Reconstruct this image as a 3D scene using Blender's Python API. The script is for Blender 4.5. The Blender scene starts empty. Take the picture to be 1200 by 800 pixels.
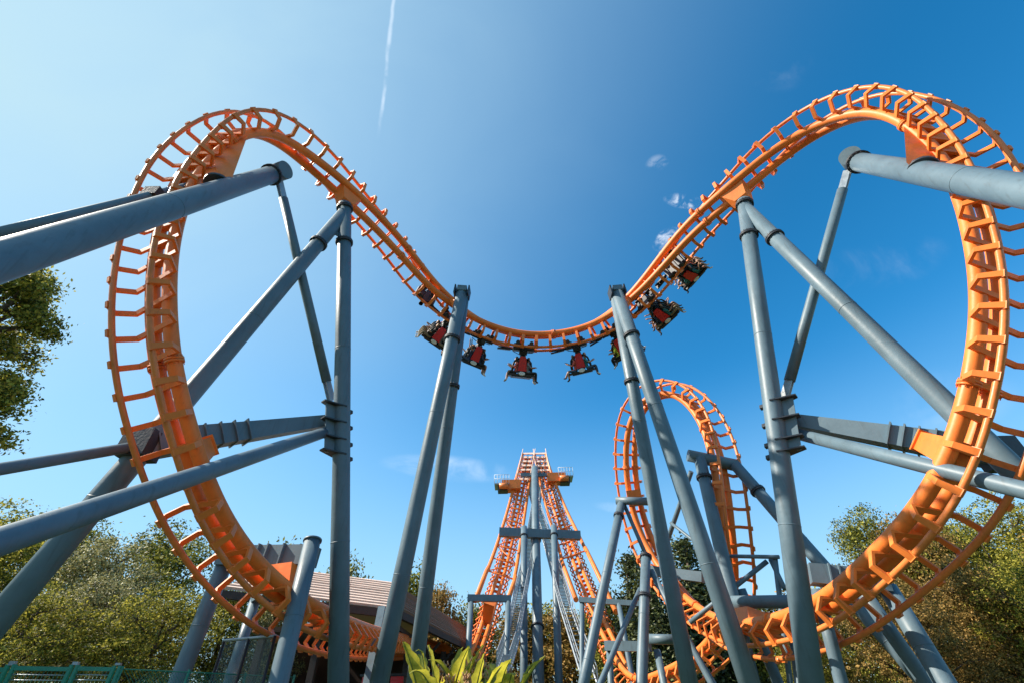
import bpy, math, random
from mathutils import Vector as V, Matrix, noise
random.seed(7)
S = bpy.context.scene
COL = S.collection

# ------------------------------------------------------------------ camera
CAM = V((0.0, 0.0, 1.5))
PITCH, ROLL, FPX = math.radians(39.4), math.radians(1.2), 533.0
_f = V((0, math.cos(PITCH), math.sin(PITCH)))
_r0 = V((1, 0, 0)); _u0 = V((0, -math.sin(PITCH), math.cos(PITCH)))
# image right drops a little to the right
_r = _r0 * math.cos(ROLL) - _u0 * math.sin(ROLL)
_u = _u0 * math.cos(ROLL) + _r0 * math.sin(ROLL)
cd = bpy.data.cameras.new("camera"); cam = bpy.data.objects.new("camera", cd); COL.objects.link(cam)
cd.sensor_width = 36; cd.lens = FPX / 1200 * 36; cd.clip_start = 0.05; cd.clip_end = 9000
cam.matrix_world = Matrix(((_r.x, _u.x, -_f.x, CAM.x), (_r.y, _u.y, -_f.y, CAM.y), (_r.z, _u.z, -_f.z, CAM.z), (0, 0, 0, 1)))
S.camera = cam
def P(px, py, z):
    """survey point: seen from the camera's station in direction (px,py), z metres deep"""
    return CAM + z * (_f + (px - 600) / FPX * _r + (400 - py) / FPX * _u)

# ------------------------------------------------------------------ sky and sun
SUN = V((-1.3, -0.05, 1.15)).normalized()
W = bpy.data.worlds.new("World"); S.world = W; W.use_nodes = True
nt = W.node_tree; nt.nodes.clear()
def N_(t, tree=None, **kw):
    n = (tree or nt).nodes.new(t)
    for k, v in kw.items():
        setattr(n, k, v)
    return n
sky = N_('ShaderNodeTexSky', sky_type='NISHITA', sun_disc=False)
sky.sun_elevation = math.asin(SUN.z)
sky.sun_rotation = math.atan2(SUN.x, SUN.y)
sky.air_density = 0.85; sky.dust_density = 0.15; sky.ozone_density = 2.0; sky.altitude = 0
hsv = N_('ShaderNodeHueSaturation'); hsv.inputs['Hue'].default_value = 0.484; hsv.inputs['Saturation'].default_value = 1.36; hsv.inputs['Value'].default_value = 1.0
bg = N_('ShaderNodeBackground'); bg.inputs[1].default_value = 0.128
wo = N_('ShaderNodeOutputWorld')
gm = N_('ShaderNodeGamma'); gm.inputs[1].default_value = 1.1; nt.links.new(sky.outputs[0], hsv.inputs['Color']); nt.links.new(hsv.outputs[0], gm.inputs[0])
# thin clouds and a contrail high in the sky, placed by sky direction
tc = N_('ShaderNodeTexCoord')
def vm(op, a, b=None):
    n = N_('ShaderNodeVectorMath', operation=op)
    for i, q in enumerate((a, b)):
        if q is None: continue
        if isinstance(q, (tuple, V)): n.inputs[i].default_value = q
        else: nt.links.new(q, n.inputs[i])
    return n.outputs['Value'] if op in ('DOT_PRODUCT', 'LENGTH') else n.outputs[0]
def mt(op, a, b=None, clamp=False):
    n = N_('ShaderNodeMath', operation=op); n.use_clamp = clamp
    for i, q in enumerate((a, b)):
        if q is None: continue
        if isinstance(q, (int, float)): n.inputs[i].default_value = q
        else: nt.links.new(q, n.inputs[i])
    return n.outputs[0]
dirv = vm('NORMALIZE', tc.outputs['Generated'])
def pdir(px, py): return (P(px, py, 1) - CAM).normalized()
def nz(scale, detail=6, rough=.6, off=(0, 0, 0), dist=0.0, stretch=None):
    mp = N_('ShaderNodeMapping'); nt.links.new(dirv, mp.inputs[0]); mp.inputs['Location'].default_value = off
    if stretch: mp.inputs['Scale'].default_value = stretch
    n = N_('ShaderNodeTexNoise'); nt.links.new(mp.outputs[0], n.inputs['Vector'])
    n.inputs['Scale'].default_value = scale; n.inputs['Detail'].default_value = detail
    n.inputs['Roughness'].default_value = rough; n.inputs['Distortion'].default_value = dist
    return n.outputs[0]
def sstep(x, a, b):
    n = N_('ShaderNodeMapRange', interpolation_type='SMOOTHSTEP')
    nt.links.new(x, n.inputs[0]); n.inputs[1].default_value = a; n.inputs[2].default_value = b
    return n.outputs[0]
masks = []
VEIL0, VEILA, VEILC = 0.02, 0.80, (2.45, 3.55, 4.05, 1)
def puff(p1, p2, wid, amt, scale, lo=.45, hi=.7, off=(0, 0, 0)):
    a, b = pdir(*p1), pdir(*p2); c = (a + b) / 2; ax = (b - a); L = ax.length / 2; ax.normalize()
    nrm = c.cross(ax).normalized()
    d = vm('SUBTRACT', dirv, tuple(c))
    al = mt('DIVIDE', vm('DOT_PRODUCT', d, tuple(ax)), L)
    ac = mt('DIVIDE', vm('DOT_PRODUCT', d, tuple(nrm)), wid)
    rr = mt('ADD', mt('MULTIPLY', al, al), mt('MULTIPLY', ac, ac))
    fr = sstep(vm('DOT_PRODUCT', dirv, tuple(c)), 0.2, 0.3)
    m = mt('MULTIPLY', sstep(rr, 1.0, 0.1), sstep(nz(scale, off=off, dist=.6), lo, hi))
    masks.append(mt('MULTIPLY', mt('MULTIPLY', m, fr), amt))
puff((755, 195), (785, 188), .018, .16, 40, .42, .68)
puff((776, 232), (826, 240), .016, .55, 40, .42, .66)
puff((764, 292), (800, 268), .022, .6, 36, .40, .66, (3, 1, 0))
puff((440, 540), (610, 556), .03, .32, 12, .35, .8, (1, 2, 0))
puff((860, 90), (930, 10), .10, .2, 5, .4, .75)
puff((940, 330), (1120, 290), .05, .12, 6, .4, .7)
puff((690, 590), (760, 600), .012, .12, 14, .35, .7, (4, 2, 0))
puff((1010, 330 + 160), (1200, 450), .06, .12, 6, .35, .7, (2, 5, 0))
# contrail
a, b = pdir(470, -60), pdir(443, 165); nrm = a.cross(b).normalized(); cc = ((a + b) / 2).normalized(); ax = (b - a).normalized(); LL = (b - a).length / 2
wob = mt('MULTIPLY', mt('SUBTRACT', nz(9, 3), .5), .022)
dd = mt('ABSOLUTE', mt('ADD', vm('DOT_PRODUCT', dirv, tuple(nrm)), wob))
al = mt('ABSOLUTE', mt('DIVIDE', vm('DOT_PRODUCT', vm('SUBTRACT', dirv, tuple(cc)), tuple(ax)), LL))
ct = mt('MULTIPLY', sstep(dd, .0048, .0004), sstep(al, 1.0, .55))
ct = mt('MULTIPLY', ct, sstep(nz(16, 6, .6, (2, 2, 2)), .3, .65))
masks.append(mt('MULTIPLY', mt('MULTIPLY', ct, sstep(vm('DOT_PRODUCT', dirv, tuple(cc)), .2, .3)), .28))
tot = masks[0]
for m in masks[1:]: tot = mt('ADD', tot, m)
tot = mt('MINIMUM', tot, .9)
mix = N_('ShaderNodeMix', data_type='RGBA'); nt.links.new(tot, mix.inputs[0])
# broad thin veil of high haze on the sun's side
veil = mt('MULTIPLY', mt('POWER', mt('DIVIDE', mt('SUBTRACT', vm('DOT_PRODUCT', dirv, tuple(SUN)), VEIL0), 1 - VEIL0, True), 2.1), mt('ADD', mt('MULTIPLY', nz(2.2, 5, .55, (5, 3, 1), .8, (1, 1.6, 1)), .35), VEILA))
vmx = N_('ShaderNodeMix', data_type='RGBA'); nt.links.new(veil, vmx.inputs[0]); nt.links.new(gm.outputs[0], vmx.inputs[6]); vmx.inputs[7].default_value = VEILC
hz_ = mt('MULTIPLY', sstep(vm('DOT_PRODUCT', dirv, (0.0, 0.0, 1.0)), .55, .06), .78)
hmx = N_('ShaderNodeMix', data_type='RGBA'); nt.links.new(hz_, hmx.inputs[0]); nt.links.new(vmx.outputs[2], hmx.inputs[6]); hmx.inputs[7].default_value = (2.1, 3.2, 3.95, 1)
nt.links.new(hmx.outputs[2], mix.inputs[6]); mix.inputs[7].default_value = (6.0, 6.3, 6.6, 1)
nt.links.new(mix.outputs[2], bg.inputs[0]); nt.links.new(bg.outputs[0], wo.inputs[0])
sd = bpy.data.lights.new("sun", 'SUN'); so = bpy.data.objects.new("sun", sd); COL.objects.link(so)
sd.energy = 5.0; sd.angle = math.radians(.53); sd.color = (1, .91, .78)
so.rotation_euler = SUN.to_track_quat('Z', 'Y').to_euler()
S.view_settings.view_transform = 'Standard'; S.view_settings.look = 'None'
S.view_settings.exposure = 0.85; S.view_settings.gamma = 1

# ------------------------------------------------------------------ materials
def material(name, col, rough=.5, metal=0, var=.12, vscale=3, bump=.0, bscale=20, spec=.5, col2=None, streak=0, trans=0, island=0, spots=None, coat=0):
    m = bpy.data.materials.new(name); m.use_nodes = True; t = m.node_tree
    b = t.nodes['Principled BSDF']; b.inputs['Roughness'].default_value = rough; b.inputs['Metallic'].default_value = metal
    b.inputs['Specular IOR Level'].default_value = spec; b.inputs['Coat Weight'].default_value = coat
    b.inputs['Coat Roughness'].default_value = .25
    g = t.nodes.new('ShaderNodeNewGeometry'); 
    n = t.nodes.new('ShaderNodeTexNoise'); n.inputs['Scale'].default_value = vscale; n.inputs['Detail'].default_value = 6; n.inputs['Roughness'].default_value = .65
    t.links.new(g.outputs['Position'], n.inputs['Vector'])
    r = t.nodes.new('ShaderNodeValToRGB'); c = V(col[:3]); e = r.color_ramp.elements
    lo = c * (1 - var); hi = V(col2) if col2 else c * (1 + var)
    e[0].position = .3; e[1].position = .72
    e[0].color = (*lo, 1); e[1].color = (*hi, 1)
    out = r.outputs[0]
    if island:
        mx = t.nodes.new('ShaderNodeMath'); mx.operation = 'MULTIPLY_ADD'; mx.inputs[1].default_value = island; 
        t.links.new(g.outputs['Random Per Island'], mx.inputs[0])
        ml = t.nodes.new('ShaderNodeMath'); ml.operation = 'MULTIPLY'; ml.inputs[1].default_value = 1 - island
        t.links.new(n.outputs[0], ml.inputs[0]); t.links.new(ml.outputs[0], mx.inputs[2]); t.links.new(mx.outputs[0], r.inputs[0])
    else: t.links.new(n.outputs[0], r.inputs[0])
    if streak:
        mp = t.nodes.new('ShaderNodeMapping'); mp.inputs['Scale'].default_value = (7, 7, .5); t.links.new(g.outputs['Position'], mp.inputs[0])
        n2 = t.nodes.new('ShaderNodeTexNoise'); n2.inputs['Scale'].default_value = 1.6; n2.inputs['Detail'].default_value = 5; t.links.new(mp.outputs[0], n2.inputs[0])
        mr = t.nodes.new('ShaderNodeMapRange'); mr.inputs[1].default_value = .55; mr.inputs[2].default_value = .8; mr.inputs[4].default_value = streak
        t.links.new(n2.outputs[0], mr.inputs[0])
        mm = t.nodes.new('ShaderNodeMix'); mm.data_type = 'RGBA'; t.links.new(mr.outputs[0], mm.inputs[0]); t.links.new(out, mm.inputs[6])
        mm.inputs[7].default_value = (*(spots or tuple(c * .5)), 1); out = mm.outputs[2]
    t.links.new(out, b.inputs['Base Color'])
    if bump:
        n3 = t.nodes.new('ShaderNodeTexNoise'); n3.inputs['Scale'].default_value = bscale; n3.inputs['Detail'].default_value = 5; t.links.new(g.outputs['Position'], n3.inputs[0])
        bp = t.nodes.new('ShaderNodeBump'); bp.inputs['Strength'].default_value = bump; bp.inputs['Distance'].default_value = .03
        t.links.new(n3.outputs[0], bp.inputs['Height']); t.links.new(bp.outputs[0], b.inputs['Normal'])
        mr2 = t.nodes.new('ShaderNodeMapRange'); mr2.inputs[3].default_value = max(.05, rough - .12); mr2.inputs[4].default_value = min(1, rough + .15)
        t.links.new(n.outputs[0], mr2.inputs[0]); t.links.new(mr2.outputs[0], b.inputs['Roughness'])
    if trans:
        tr = t.nodes.new('ShaderNodeBsdfTranslucent'); t.links.new(out, tr.inputs[0]); ms = t.nodes.new('ShaderNodeMixShader'); ms.inputs[0].default_value = trans
        o = t.nodes['Material Output']; t.links.new(b.outputs[0], ms.inputs[1]); t.links.new(tr.outputs[0], ms.inputs[2]); t.links.new(ms.outputs[0], o.inputs[0])
    return m
M = {}
M['blue'] = material('blue_grey_steel_paint', (.108, .162, .198), .45, var=.18, vscale=.9, bump=.12, bscale=9, streak=.6, spots=(.07, .085, .09), spec=.4)
M['dark'] = material('dark_bolted_steel', (.03, .035, .045), .5, var=.3, bump=.2)
M['orange'] = material('orange_track_paint', (.82, .205, .036), .45, var=.17, vscale=1.2, bump=.12, bscale=10, streak=.4, spots=(.42, .10, .03), spec=.35)
M['railo'] = material('orange_rail_paint', (.74, .20, .045), .38, var=.18, vscale=2, bump=.1, streak=.55, spots=(.30, .11, .05), spec=.4)
M['galv'] = material('galvanised_steel', (.36, .40, .43), .45, metal=.5, var=.2, vscale=5, bump=.2)
M['palepaint'] = material('faded_pale_orange_paint', (.80, .56, .44), .5, var=.15, vscale=2, streak=.4, spots=(.6, .5, .42))
M['black'] = material('black_plastic', (.02, .02, .023), .45, var=.2)
M['red'] = material('red_fibreglass', (.62, .012, .02), .3, var=.08, coat=.4)
M['white'] = material('white_shell', (.7, .72, .72), .4, var=.06)
M['yellow'] = material('yellow_plastic', (.7, .6, .05), .4)
M['tyre'] = material('polyurethane_wheel', (.03, .03, .032), .6)
M['plank'] = material('weathered_roof_planks', (.68, .51, .42), .8, var=.22, vscale=1.5, bump=.5, bscale=30, island=.5)
M['plank_shade'] = material('shaded_brown_planks', (.30, .20, .155), .8, var=.2, vscale=1.5, bump=.5, bscale=30, island=.5)  # brown copy of the roof planks, shade of the right slope put into the colour
M['timber'] = material('dark_timber', (.055, .04, .035), .75, var=.3, bump=.4)
M['green'] = material('green_fence_paint', (.02, .23, .15), .4, var=.15)
M['bark'] = material('bark', (.10, .075, .055), .9, var=.35, vscale=6, bump=.8, bscale=12)
M['leafA'] = material('leaves_olive_green', (.085, .11, .014), .5, var=.3, vscale=.35, col2=(.50, .44, .07), trans=.42, island=.7, spec=.18)
M['leafB'] = material('leaves_dark_green', (.05, .075, .013), .5, var=.3, vscale=.4, col2=(.38, .36, .06), trans=.32, island=.7, spec=.18)
M['leafC'] = material('leaves_autumn_bronze', (.10, .085, .018), .55, var=.3, vscale=.5, col2=(.48, .30, .09), trans=.32, island=.65, spec=.18)
M['leafD'] = material('leaves_grey_willow', (.13, .14, .045), .5, var=.3, vscale=.4, col2=(.52, .47, .21), trans=.25, island=.7, spec=.4)
M['leafE'] = material('needles_conifer', (.03, .05, .018), .55, var=.3, vscale=.6, col2=(.13, .15, .04), trans=.15, island=.6)
M['banana'] = material('bright_banana_leaf', (.26, .30, .02), .4, var=.3, vscale=6, col2=(.72, .62, .07), trans=.55, bump=.3, bscale=14, spec=.6)
ramp_ = [n for n in M['banana'].node_tree.nodes if n.type == 'VALTORGB'][0].color_ramp; stop_ = ramp_.elements.new(.80); stop_.color = (.30, .17, .05, 1)
M['stem'] = material('plant_stem', (.12, .16, .03), .6)
M['flower'] = material('faded_flower_spike', (.45, .24, .12), .8, var=.3)
M['grass'] = material('mown_grass', (.05, .09, .02), .9, var=.35, vscale=1.5, bump=.8, bscale=40)
M['asphalt'] = material('asphalt', (.05, .05, .052), .85, var=.2, vscale=6, bump=.4, bscale=60)
M['concrete'] = material('concrete', (.32, .31, .29), .85, var=.15, vscale=3, bump=.3)
M['wall'] = material('station_dark_wall', (.09, .055, .045), .8, var=.25, bump=.2)
gl = bpy.data.materials.new('tinted_glass'); gl.use_nodes = True
b_ = gl.node_tree.nodes['Principled BSDF']; b_.inputs['Base Color'].default_value = (.75, .82, .82, 1); b_.inputs['Roughness'].default_value = .05
b_.inputs['Transmission Weight'].default_value = .95; b_.inputs['IOR'].default_value = 1.05; M['glass'] = gl
skin1 = material('skin_light', (.55, .32, .22), .5, var=.05); skin2 = material('skin_tan', (.36, .19, .12), .5, var=.05)
hair1 = material('hair_dark', (.025, .016, .012), .6); hair2 = material('hair_fair', (.30, .19, .08), .6)
cloths = [material('cloth_' + n, c, .85, var=.12, vscale=8) for n, c in (('black', (.02, .02, .024)), ('navy', (.03, .05, .11)), ('coral', (.6, .12, .09)), ('grey', (.2, .21, .23)), ('white', (.62, .62, .6)), ('lime', (.55, .62, .06)), ('teal', (.03, .18, .2)))]
denim = material('denim', (.05, .08, .14), .85); khaki = material('khaki', (.22, .17, .11), .85); blackc = material('black_trousers', (.02, .02, .022), .85)
shoe = material('shoes_dark', (.03, .03, .03), .6); shoew = material('shoes_white', (.6, .58, .55), .6)

# ------------------------------------------------------------------ mesh builder
def perp(d):
    d = d.normalized(); a = V((0, 0, 1)) if abs(d.z) < .9 else V((1, 0, 0))
    x = d.cross(a).normalized(); return x, d.cross(x).normalized()
class MB:
    def __init__(s): s.v = []; s.f = []; s.sm = []
    def ring(s, c, x, y, r, n, r2=None):
        i = len(s.v)
        for k in range(n):
            a = 2 * math.pi * k / n
            s.v.append(c + x * (r * math.cos(a)) + y * ((r2 or r) * math.sin(a)))
        return i
    def tube(s, pts, r, n=12, caps=True, closed=False):
        pts = [V(p) for p in pts]; rs = r if isinstance(r, (list, tuple)) else [r] * len(pts)
        x = None; idx = []
        for i, p in enumerate(pts):
            t = (pts[min(i + 1, len(pts) - 1)] - pts[max(i - 1, 0)]).normalized()
            if x is None: x, _ = perp(t)
            x = (x - t * x.dot(t)).normalized(); y = t.cross(x)
            idx.append(s.ring(p, x, y, rs[i], n))
        for a, b in zip(idx, idx[1:]):
            for k in range(n):
                s.f.append((a + k, a + (k + 1) % n, b + (k + 1) % n, b + k)); s.sm.append(True)
        if caps:
            s.f.append(tuple(idx[0] + k for k in reversed(range(n)))); s.sm.append(False)
            s.f.append(tuple(idx[-1] + k for k in range(n))); s.sm.append(False)
        return s
    def cyl(s, a, b, r, n=16): return s.tube([V(a), V(b)], r, n)
    def hexa(s, q):
        i = len(s.v); s.v += [V(p) for p in q]
        for f in ((3, 2, 1, 0), (4, 5, 6, 7), (0, 1, 5, 4), (1, 2, 6, 5), (2, 3, 7, 6), (3, 0, 4, 7)):
            s.f.append(tuple(i + k for k in f)); s.sm.append(False)
        return s
    def box(s, c, x, y, z):
        c, x, y, z = map(V, (c, x, y, z))
        return s.hexa([c - x - y - z, c + x - y - z, c + x + y - z, c - x + y - z, c - x - y + z, c + x - y + z, c + x + y + z, c - x + y + z])
    def aabb(s, lo, hi):
        lo, hi = V(lo), V(hi); h = (hi - lo) / 2
        return s.box((lo + hi) / 2, (h.x, 0, 0), (0, h.y, 0), (0, 0, h.z))
    def beam(s, a, b, w0, h0, w1=None, h1=None, up=(0, 0, 1)):
        a, b = V(a), V(b); d = (b - a).normalized(); x = d.cross(V(up)).normalized(); y = x.cross(d).normalized()
        w1 = w1 or w0; h1 = h1 or h0
        q = [a - x * w0 / 2 - y * h0 / 2, a + x * w0 / 2 - y * h0 / 2, a + x * w0 / 2 + y * h0 / 2, a - x * w0 / 2 + y * h0 / 2,
             b - x * w1 / 2 - y * h1 / 2, b + x * w1 / 2 - y * h1 / 2, b + x * w1 / 2 + y * h1 / 2, b - x * w1 / 2 + y * h1 / 2]
        return s.hexa(q)
    def face(s, pts, smooth=False):
        i = len(s.v); s.v += [V(p) for p in pts]; s.f.append(tuple(range(i, i + len(pts)))); s.sm.append(smooth); return s
    def mesh(s, name, m, bevel=0):
        me = bpy.data.meshes.new(name); me.from_pydata([tuple(p) for p in s.v], [], s.f)
        me.polygons.foreach_set('use_smooth', s.sm); me.materials.append(m); me.update(); return me
    def build(s, name, m, parent=None):
        return link(name, s.mesh(name, m), parent)
def link(name, me, parent=None, mw=None):
    o = bpy.data.objects.new(name, me); COL.objects.link(o)
    if parent:
        o.parent = parent; o.matrix_parent_inverse = inv(parent)
    if mw is not None: o.matrix_basis = mw
    return o
def wm(o):
    m = o.matrix_basis.copy()
    if o.parent: m = wm(o.parent) @ o.matrix_parent_inverse @ m
    return m
def inv(o): return wm(o).inverted()
def tag(o, label=None, cat=None, group=None, kind=None):
    for k, v in (('label', label), ('category', cat), ('group', group), ('kind', kind)):
        if v: o[k] = v
    return o
def thing(name, loc, label, cat, group=None, mw=None):
    o = bpy.data.objects.new(name, None); COL.objects.link(o); o.empty_display_size = .3
    if mw is not None: o.matrix_basis = mw
    else: o.location = V(loc); o.matrix_basis = Matrix.Translation(V(loc))
    return tag(o, label, cat, group)

# ------------------------------------------------------------------ ground
def struct(mb, name, m): return tag(mb.build(name, m), kind='structure')
g = MB()
NG = 24
for i in range(NG + 1):
    for j in range(NG + 1):
        x = (i / NG - .5) * 2; y = (j / NG - .5) * 2
        x = math.copysign(abs(x) ** 2.2, x) * 3500; y = math.copysign(abs(y) ** 2.2, y) * 3500
        g.v.append(V((x, y, -.25 if math.hypot(x, y) < 90 else -.25 + 1.2 * noise.noise(V((x * .004, y * .004, 0))))))
for i in range(NG):
    for j in range(NG):
        a = i * (NG + 1) + j; g.f.append((a, a + NG + 1, a + NG + 2, a + 1)); g.sm.append(True)
struct(g, 'ground', M['grass'])
struct(MB().aabb((-60, -30, -.4), (60, 60, -.03)), 'lawn', M['grass'])
struct(MB().aabb((-9, -25, -.3), (9, 7, -.0)), 'path', M['asphalt'])

# ------------------------------------------------------------------ track
def catmull(pts, n=12):
    out = []
    for i in range(len(pts) - 1):
        p0, p1, p2, p3 = pts[max(i - 1, 0)], pts[i], pts[i + 1], pts[min(i + 2, len(pts) - 1)]
        for k in range(n):
            t = k / n
            out.append([.5 * (2 * b + (c - a) * t + (2 * a - 5 * b + 4 * c - d) * t * t + (-a + 3 * b - 3 * c + d) * t ** 3) for a, b, c, d in zip(p0, p1, p2, p3)])
    out.append(list(pts[-1])); return out
def make_curve(ctrl, step=.25, sig=.8):
    """ctrl (px,py,depth,alpha): surveyed spine line; alpha turns the spine side towards the viewer's station"""
    c = catmull([(p[0], p[1], 1 / p[2], p[3]) for p in ctrl], 14)
    pos = [P(a, b, 1 / iz) for a, b, iz, _ in c]; al = [q[3] for q in c]
    L = [0]
    for a, b in zip(pos, pos[1:]): L.append(L[-1] + (b - a).length)
    n = int(L[-1] / step); rp = []; ra = []; j = 0
    for k in range(n + 1):
        s = L[-1] * k / n
        while j < len(L) - 2 and L[j + 1] < s: j += 1
        t = (s - L[j]) / max(1e-9, L[j + 1] - L[j]); rp.append(pos[j].lerp(pos[j + 1], t)); ra.append(al[j] + (al[j + 1] - al[j]) * t)
    w = int(3 * sig / step); ker = [math.exp(-.5 * (k * step / sig) ** 2) for k in range(-w, w + 1)]
    def smooth(a):
        o = []
        for i in range(len(a)):
            ww = min(w, i, len(a) - 1 - i); s = None; t = 0
            for k in range(-ww, ww + 1):
                q = ker[k + w]; s = a[i + k] * q if s is None else s + a[i + k] * q; t += q
            o.append(s / t)
        return o
    rp = smooth(rp); ra = smooth(ra)
    T = []; Nn = []
    for i in range(len(rp)):
        t = (rp[min(i + 1, len(rp) - 1)] - rp[max(i - 1, 0)]).normalized(); T.append(t)
        vw = (rp[i] - CAM).normalized(); R = vw.cross(V((0, 0, 1)))
        # right of travel as seen from the station
        rt = vw.cross(t).normalized()
        c_ = -vw - t * (-vw).dot(t); c_.normalize()
        # frame exactly orthogonal to the tangent
        A = math.radians(ra[i]); Nn.append((rt * math.cos(A) + c_ * math.sin(A)).normalized())
    Nn = smooth([q.copy() for q in Nn])
    fr = []
    for p, t, nn in zip(rp, T, Nn):
        nn = (nn - t * nn.dot(t)).normalized(); fr.append((p, t, nn, t.cross(nn).normalized()))
    return fr
GA, SP, NN, RS, RR = .575, .265, .70, .160, .068     # half gauge, half spine spacing, offset, radii
def tie_mesh():
    mb = MB()
    prof = [(GA + .03, -.07), (GA + .25, .24), (GA + .02, .56), (.0, .565), (-GA - .02, .56), (-GA - .25, .24), (-GA - .03, -.07)]
    hw, th = .062, .030      # half width along the track, half thickness
    for side in (1, -1):
        pass
    pts = [V((b, 0, m)) for b, m in prof]; idx = []
    for i, p in enumerate(pts):
        t = (pts[min(i + 1, 6)] - pts[max(i - 1, 0)]).normalized(); nrm = V((-t.z, 0, t.x)); k = th * (1.25 if 0 < i < 6 else 1.5)
        j = len(mb.v); w = hw if i not in (0, 6) else hw * 1.15
        mb.v += [p - nrm * k - V((0, w, 0)), p + nrm * k - V((0, w, 0)), p + nrm * k + V((0, w, 0)), p - nrm * k + V((0, w, 0))]; idx.append(j)
    for a, b in zip(idx, idx[1:]):
        for k in range(4): mb.f.append((a + k, a + (k + 1) % 4, b + (k + 1) % 4, b + k)); mb.sm.append(False)
    mb.f.append((idx[0] + 3, idx[0] + 2, idx[0] + 1, idx[0])); mb.sm.append(False); mb.f.append(tuple(idx[-1] + k for k in range(4))); mb.sm.append(False)
    for s in (1, -1):
        # rail shoe and web fin under each spine tube
        mb.box((s * (GA + .045), 0, -.01), (.035, 0, 0), (0, .085, 0), (0, 0, .085))
        q = [(s * .50, -.012, .58), (s * .50, .012, .58), (s * .31, .012, .58), (s * .31, -.012, .58),
             (s * .44, -.012, .60), (s * .44, .012, .60), (s * .31, .012, .76), (s * .31, -.012, .76)]
        mb.hexa(q)
    mb.box((0, 0, .66), (.14, 0, 0), (0, .012, 0), (0, 0, .085))
    return mb.mesh('crosstie', M['orange'])
TIE = tie_mesh()
_fl = {}
def flange_mesh(r, mat='dark', th=.06):
    k = (round(r, 3), mat, th)
    if k not in _fl:
        mb = MB(); n = 20
        mb.cyl((0, 0, -th), (0, 0, -.006), r * 1.26, n); mb.cyl((0, 0, .006), (0, 0, th), r * 1.26, n)
        nb = 16 if r > .2 else 10
        for q in range(nb):
            a = 2 * math.pi * q / nb; c = V((math.cos(a) * r * 1.12, math.sin(a) * r * 1.12, 0))
            mb.cyl(c + V((0, 0, -th * 1.9)), c + V((0, 0, th * 1.9)), r * .065, 6)
        _fl[k] = mb.mesh('flange', M[mat])
    return _fl[k]
def flange(parent, p, d, r, mat='dark'):
    q = V(d).to_track_quat('Z', 'Y'); return link('flange', flange_mesh(r, mat), parent, Matrix.Translation(p) @ q.to_matrix().to_4x4())
def build_track(fr, name, label, cat, s0=0, spacing=.70, joints=9.0, start_off=.3):
    root = thing(name, fr[len(fr) // 2][0] * 1.0, label, cat)
    for s in (1, -1):
        MB().tube([p + b * (SP * s) for p, t, n, b in fr], RS, 14).build('spine_tube', M['orange'], root)
        MB().tube([p - n * NN + b * (GA * s) for p, t, n, b in fr], RR, 10).build('rail', M['railo'], root)
    L = 0; nxt = start_off; nj = joints * .6
    for i in range(1, len(fr)):
        d = (fr[i][0] - fr[i - 1][0]).length
        while L + d >= nxt:
            u = (nxt - L) / d; p, t, n, b = [x.lerp(y, u) for x, y in zip(fr[i - 1], fr[i])]
            o = p - n * NN; t.normalize(); n = (n - t * n.dot(t)).normalized(); b = t.cross(n)
            # columns: X=b, Y=t, Z=n
            link('crosstie', TIE, root, Matrix(((b.x, t.x, n.x, o.x), (b.y, t.y, n.y, o.y), (b.z, t.z, n.z, o.z), (0, 0, 0, 1))))
            nxt += spacing
        L += d
        if L > nj:
            for s in (1, -1): flange(root, fr[i][0] + fr[i][3] * SP * s, fr[i][1], RS, 'orange')
            nj += joints
    return root
CTRL = [(520, 757, 40, -22), (492, 752, 30, -22), (462, 747, 22, -23), (430, 740, 17.2, -24), (402, 731, 14.6, -24), (380, 722, 13.2, -25), (355, 710, 12.3, -26), (326, 692, 11.6, -27), (296, 666, 11.2, -28), (264, 625, 10.9, -31),
        (236, 574, 10.6, -34), (216, 514, 10.5, -37), (205, 480, 10.5, -38), (197, 450, 10.5, -38), (190, 405, 10.7, -38), (188, 350, 11.1, -38), (191, 300, 12.0, -39), (200, 255, 12.8, -41), (215, 215, 13.6, -42),
        (236, 188, 14.5, -36), (260, 167, 15.2, -24), (280, 154, 15.7, -8), (302, 151, 16.3, 8), (331, 164, 17.3, 26), (362, 188, 18.3, 50), (390, 211, 18.9, 76), (406, 225, 19.3, 90), (441, 259, 20.6, 100), (475, 296, 21.5, 118),
        (500, 328, 22.1, 140), (530, 355, 22.7, 164), (560, 376, 23.2, 182), (593, 389, 23.5, 190), (627, 394, 23.6, 192), (660, 391, 23.5, 190), (695, 381, 23.2, 182), (734, 354, 22.4, 164), (760, 326, 21.7, 146),
        (780, 302, 21.1, 132), (797, 281, 20.6, 120), (818, 259, 20.0, 108), (845, 236, 19.2, 96), (868, 217, 18.6, 88), (895, 194, 18.3, 72), (929, 168, 18.0, 50), (962, 149, 17.1, 32), (993, 135, 16.2, 18),
        (1025, 131, 15.2, 8), (1058, 139, 14.1, -4), (1090, 160, 13.2, -24), (1119, 192, 12.2, -36), (1140, 237, 11.3, -39), (1153, 290, 10.7, -38), (1160, 340, 10.2, -37), (1160, 384, 9.9, -37), (1155, 425, 9.7, -37), (1146, 468, 9.6, -37),
        (1127, 530, 9.5, -36), (1107, 572, 9.6, -34), (1084, 602, 9.8, -32), (1058, 630, 10.2, -30), (1025, 660, 10.8, -28), (994, 689, 11.4, -27), (960, 712, 12.2, -26), (921, 728, 13.2, -26), (885, 734, 14.5, -22)]
cobra = make_curve(CTRL)
build_track(cobra, 'cobra_roll_track', 'big orange tubular coaster track twisting through two tall arches and a central dip', 'coaster track')
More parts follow.
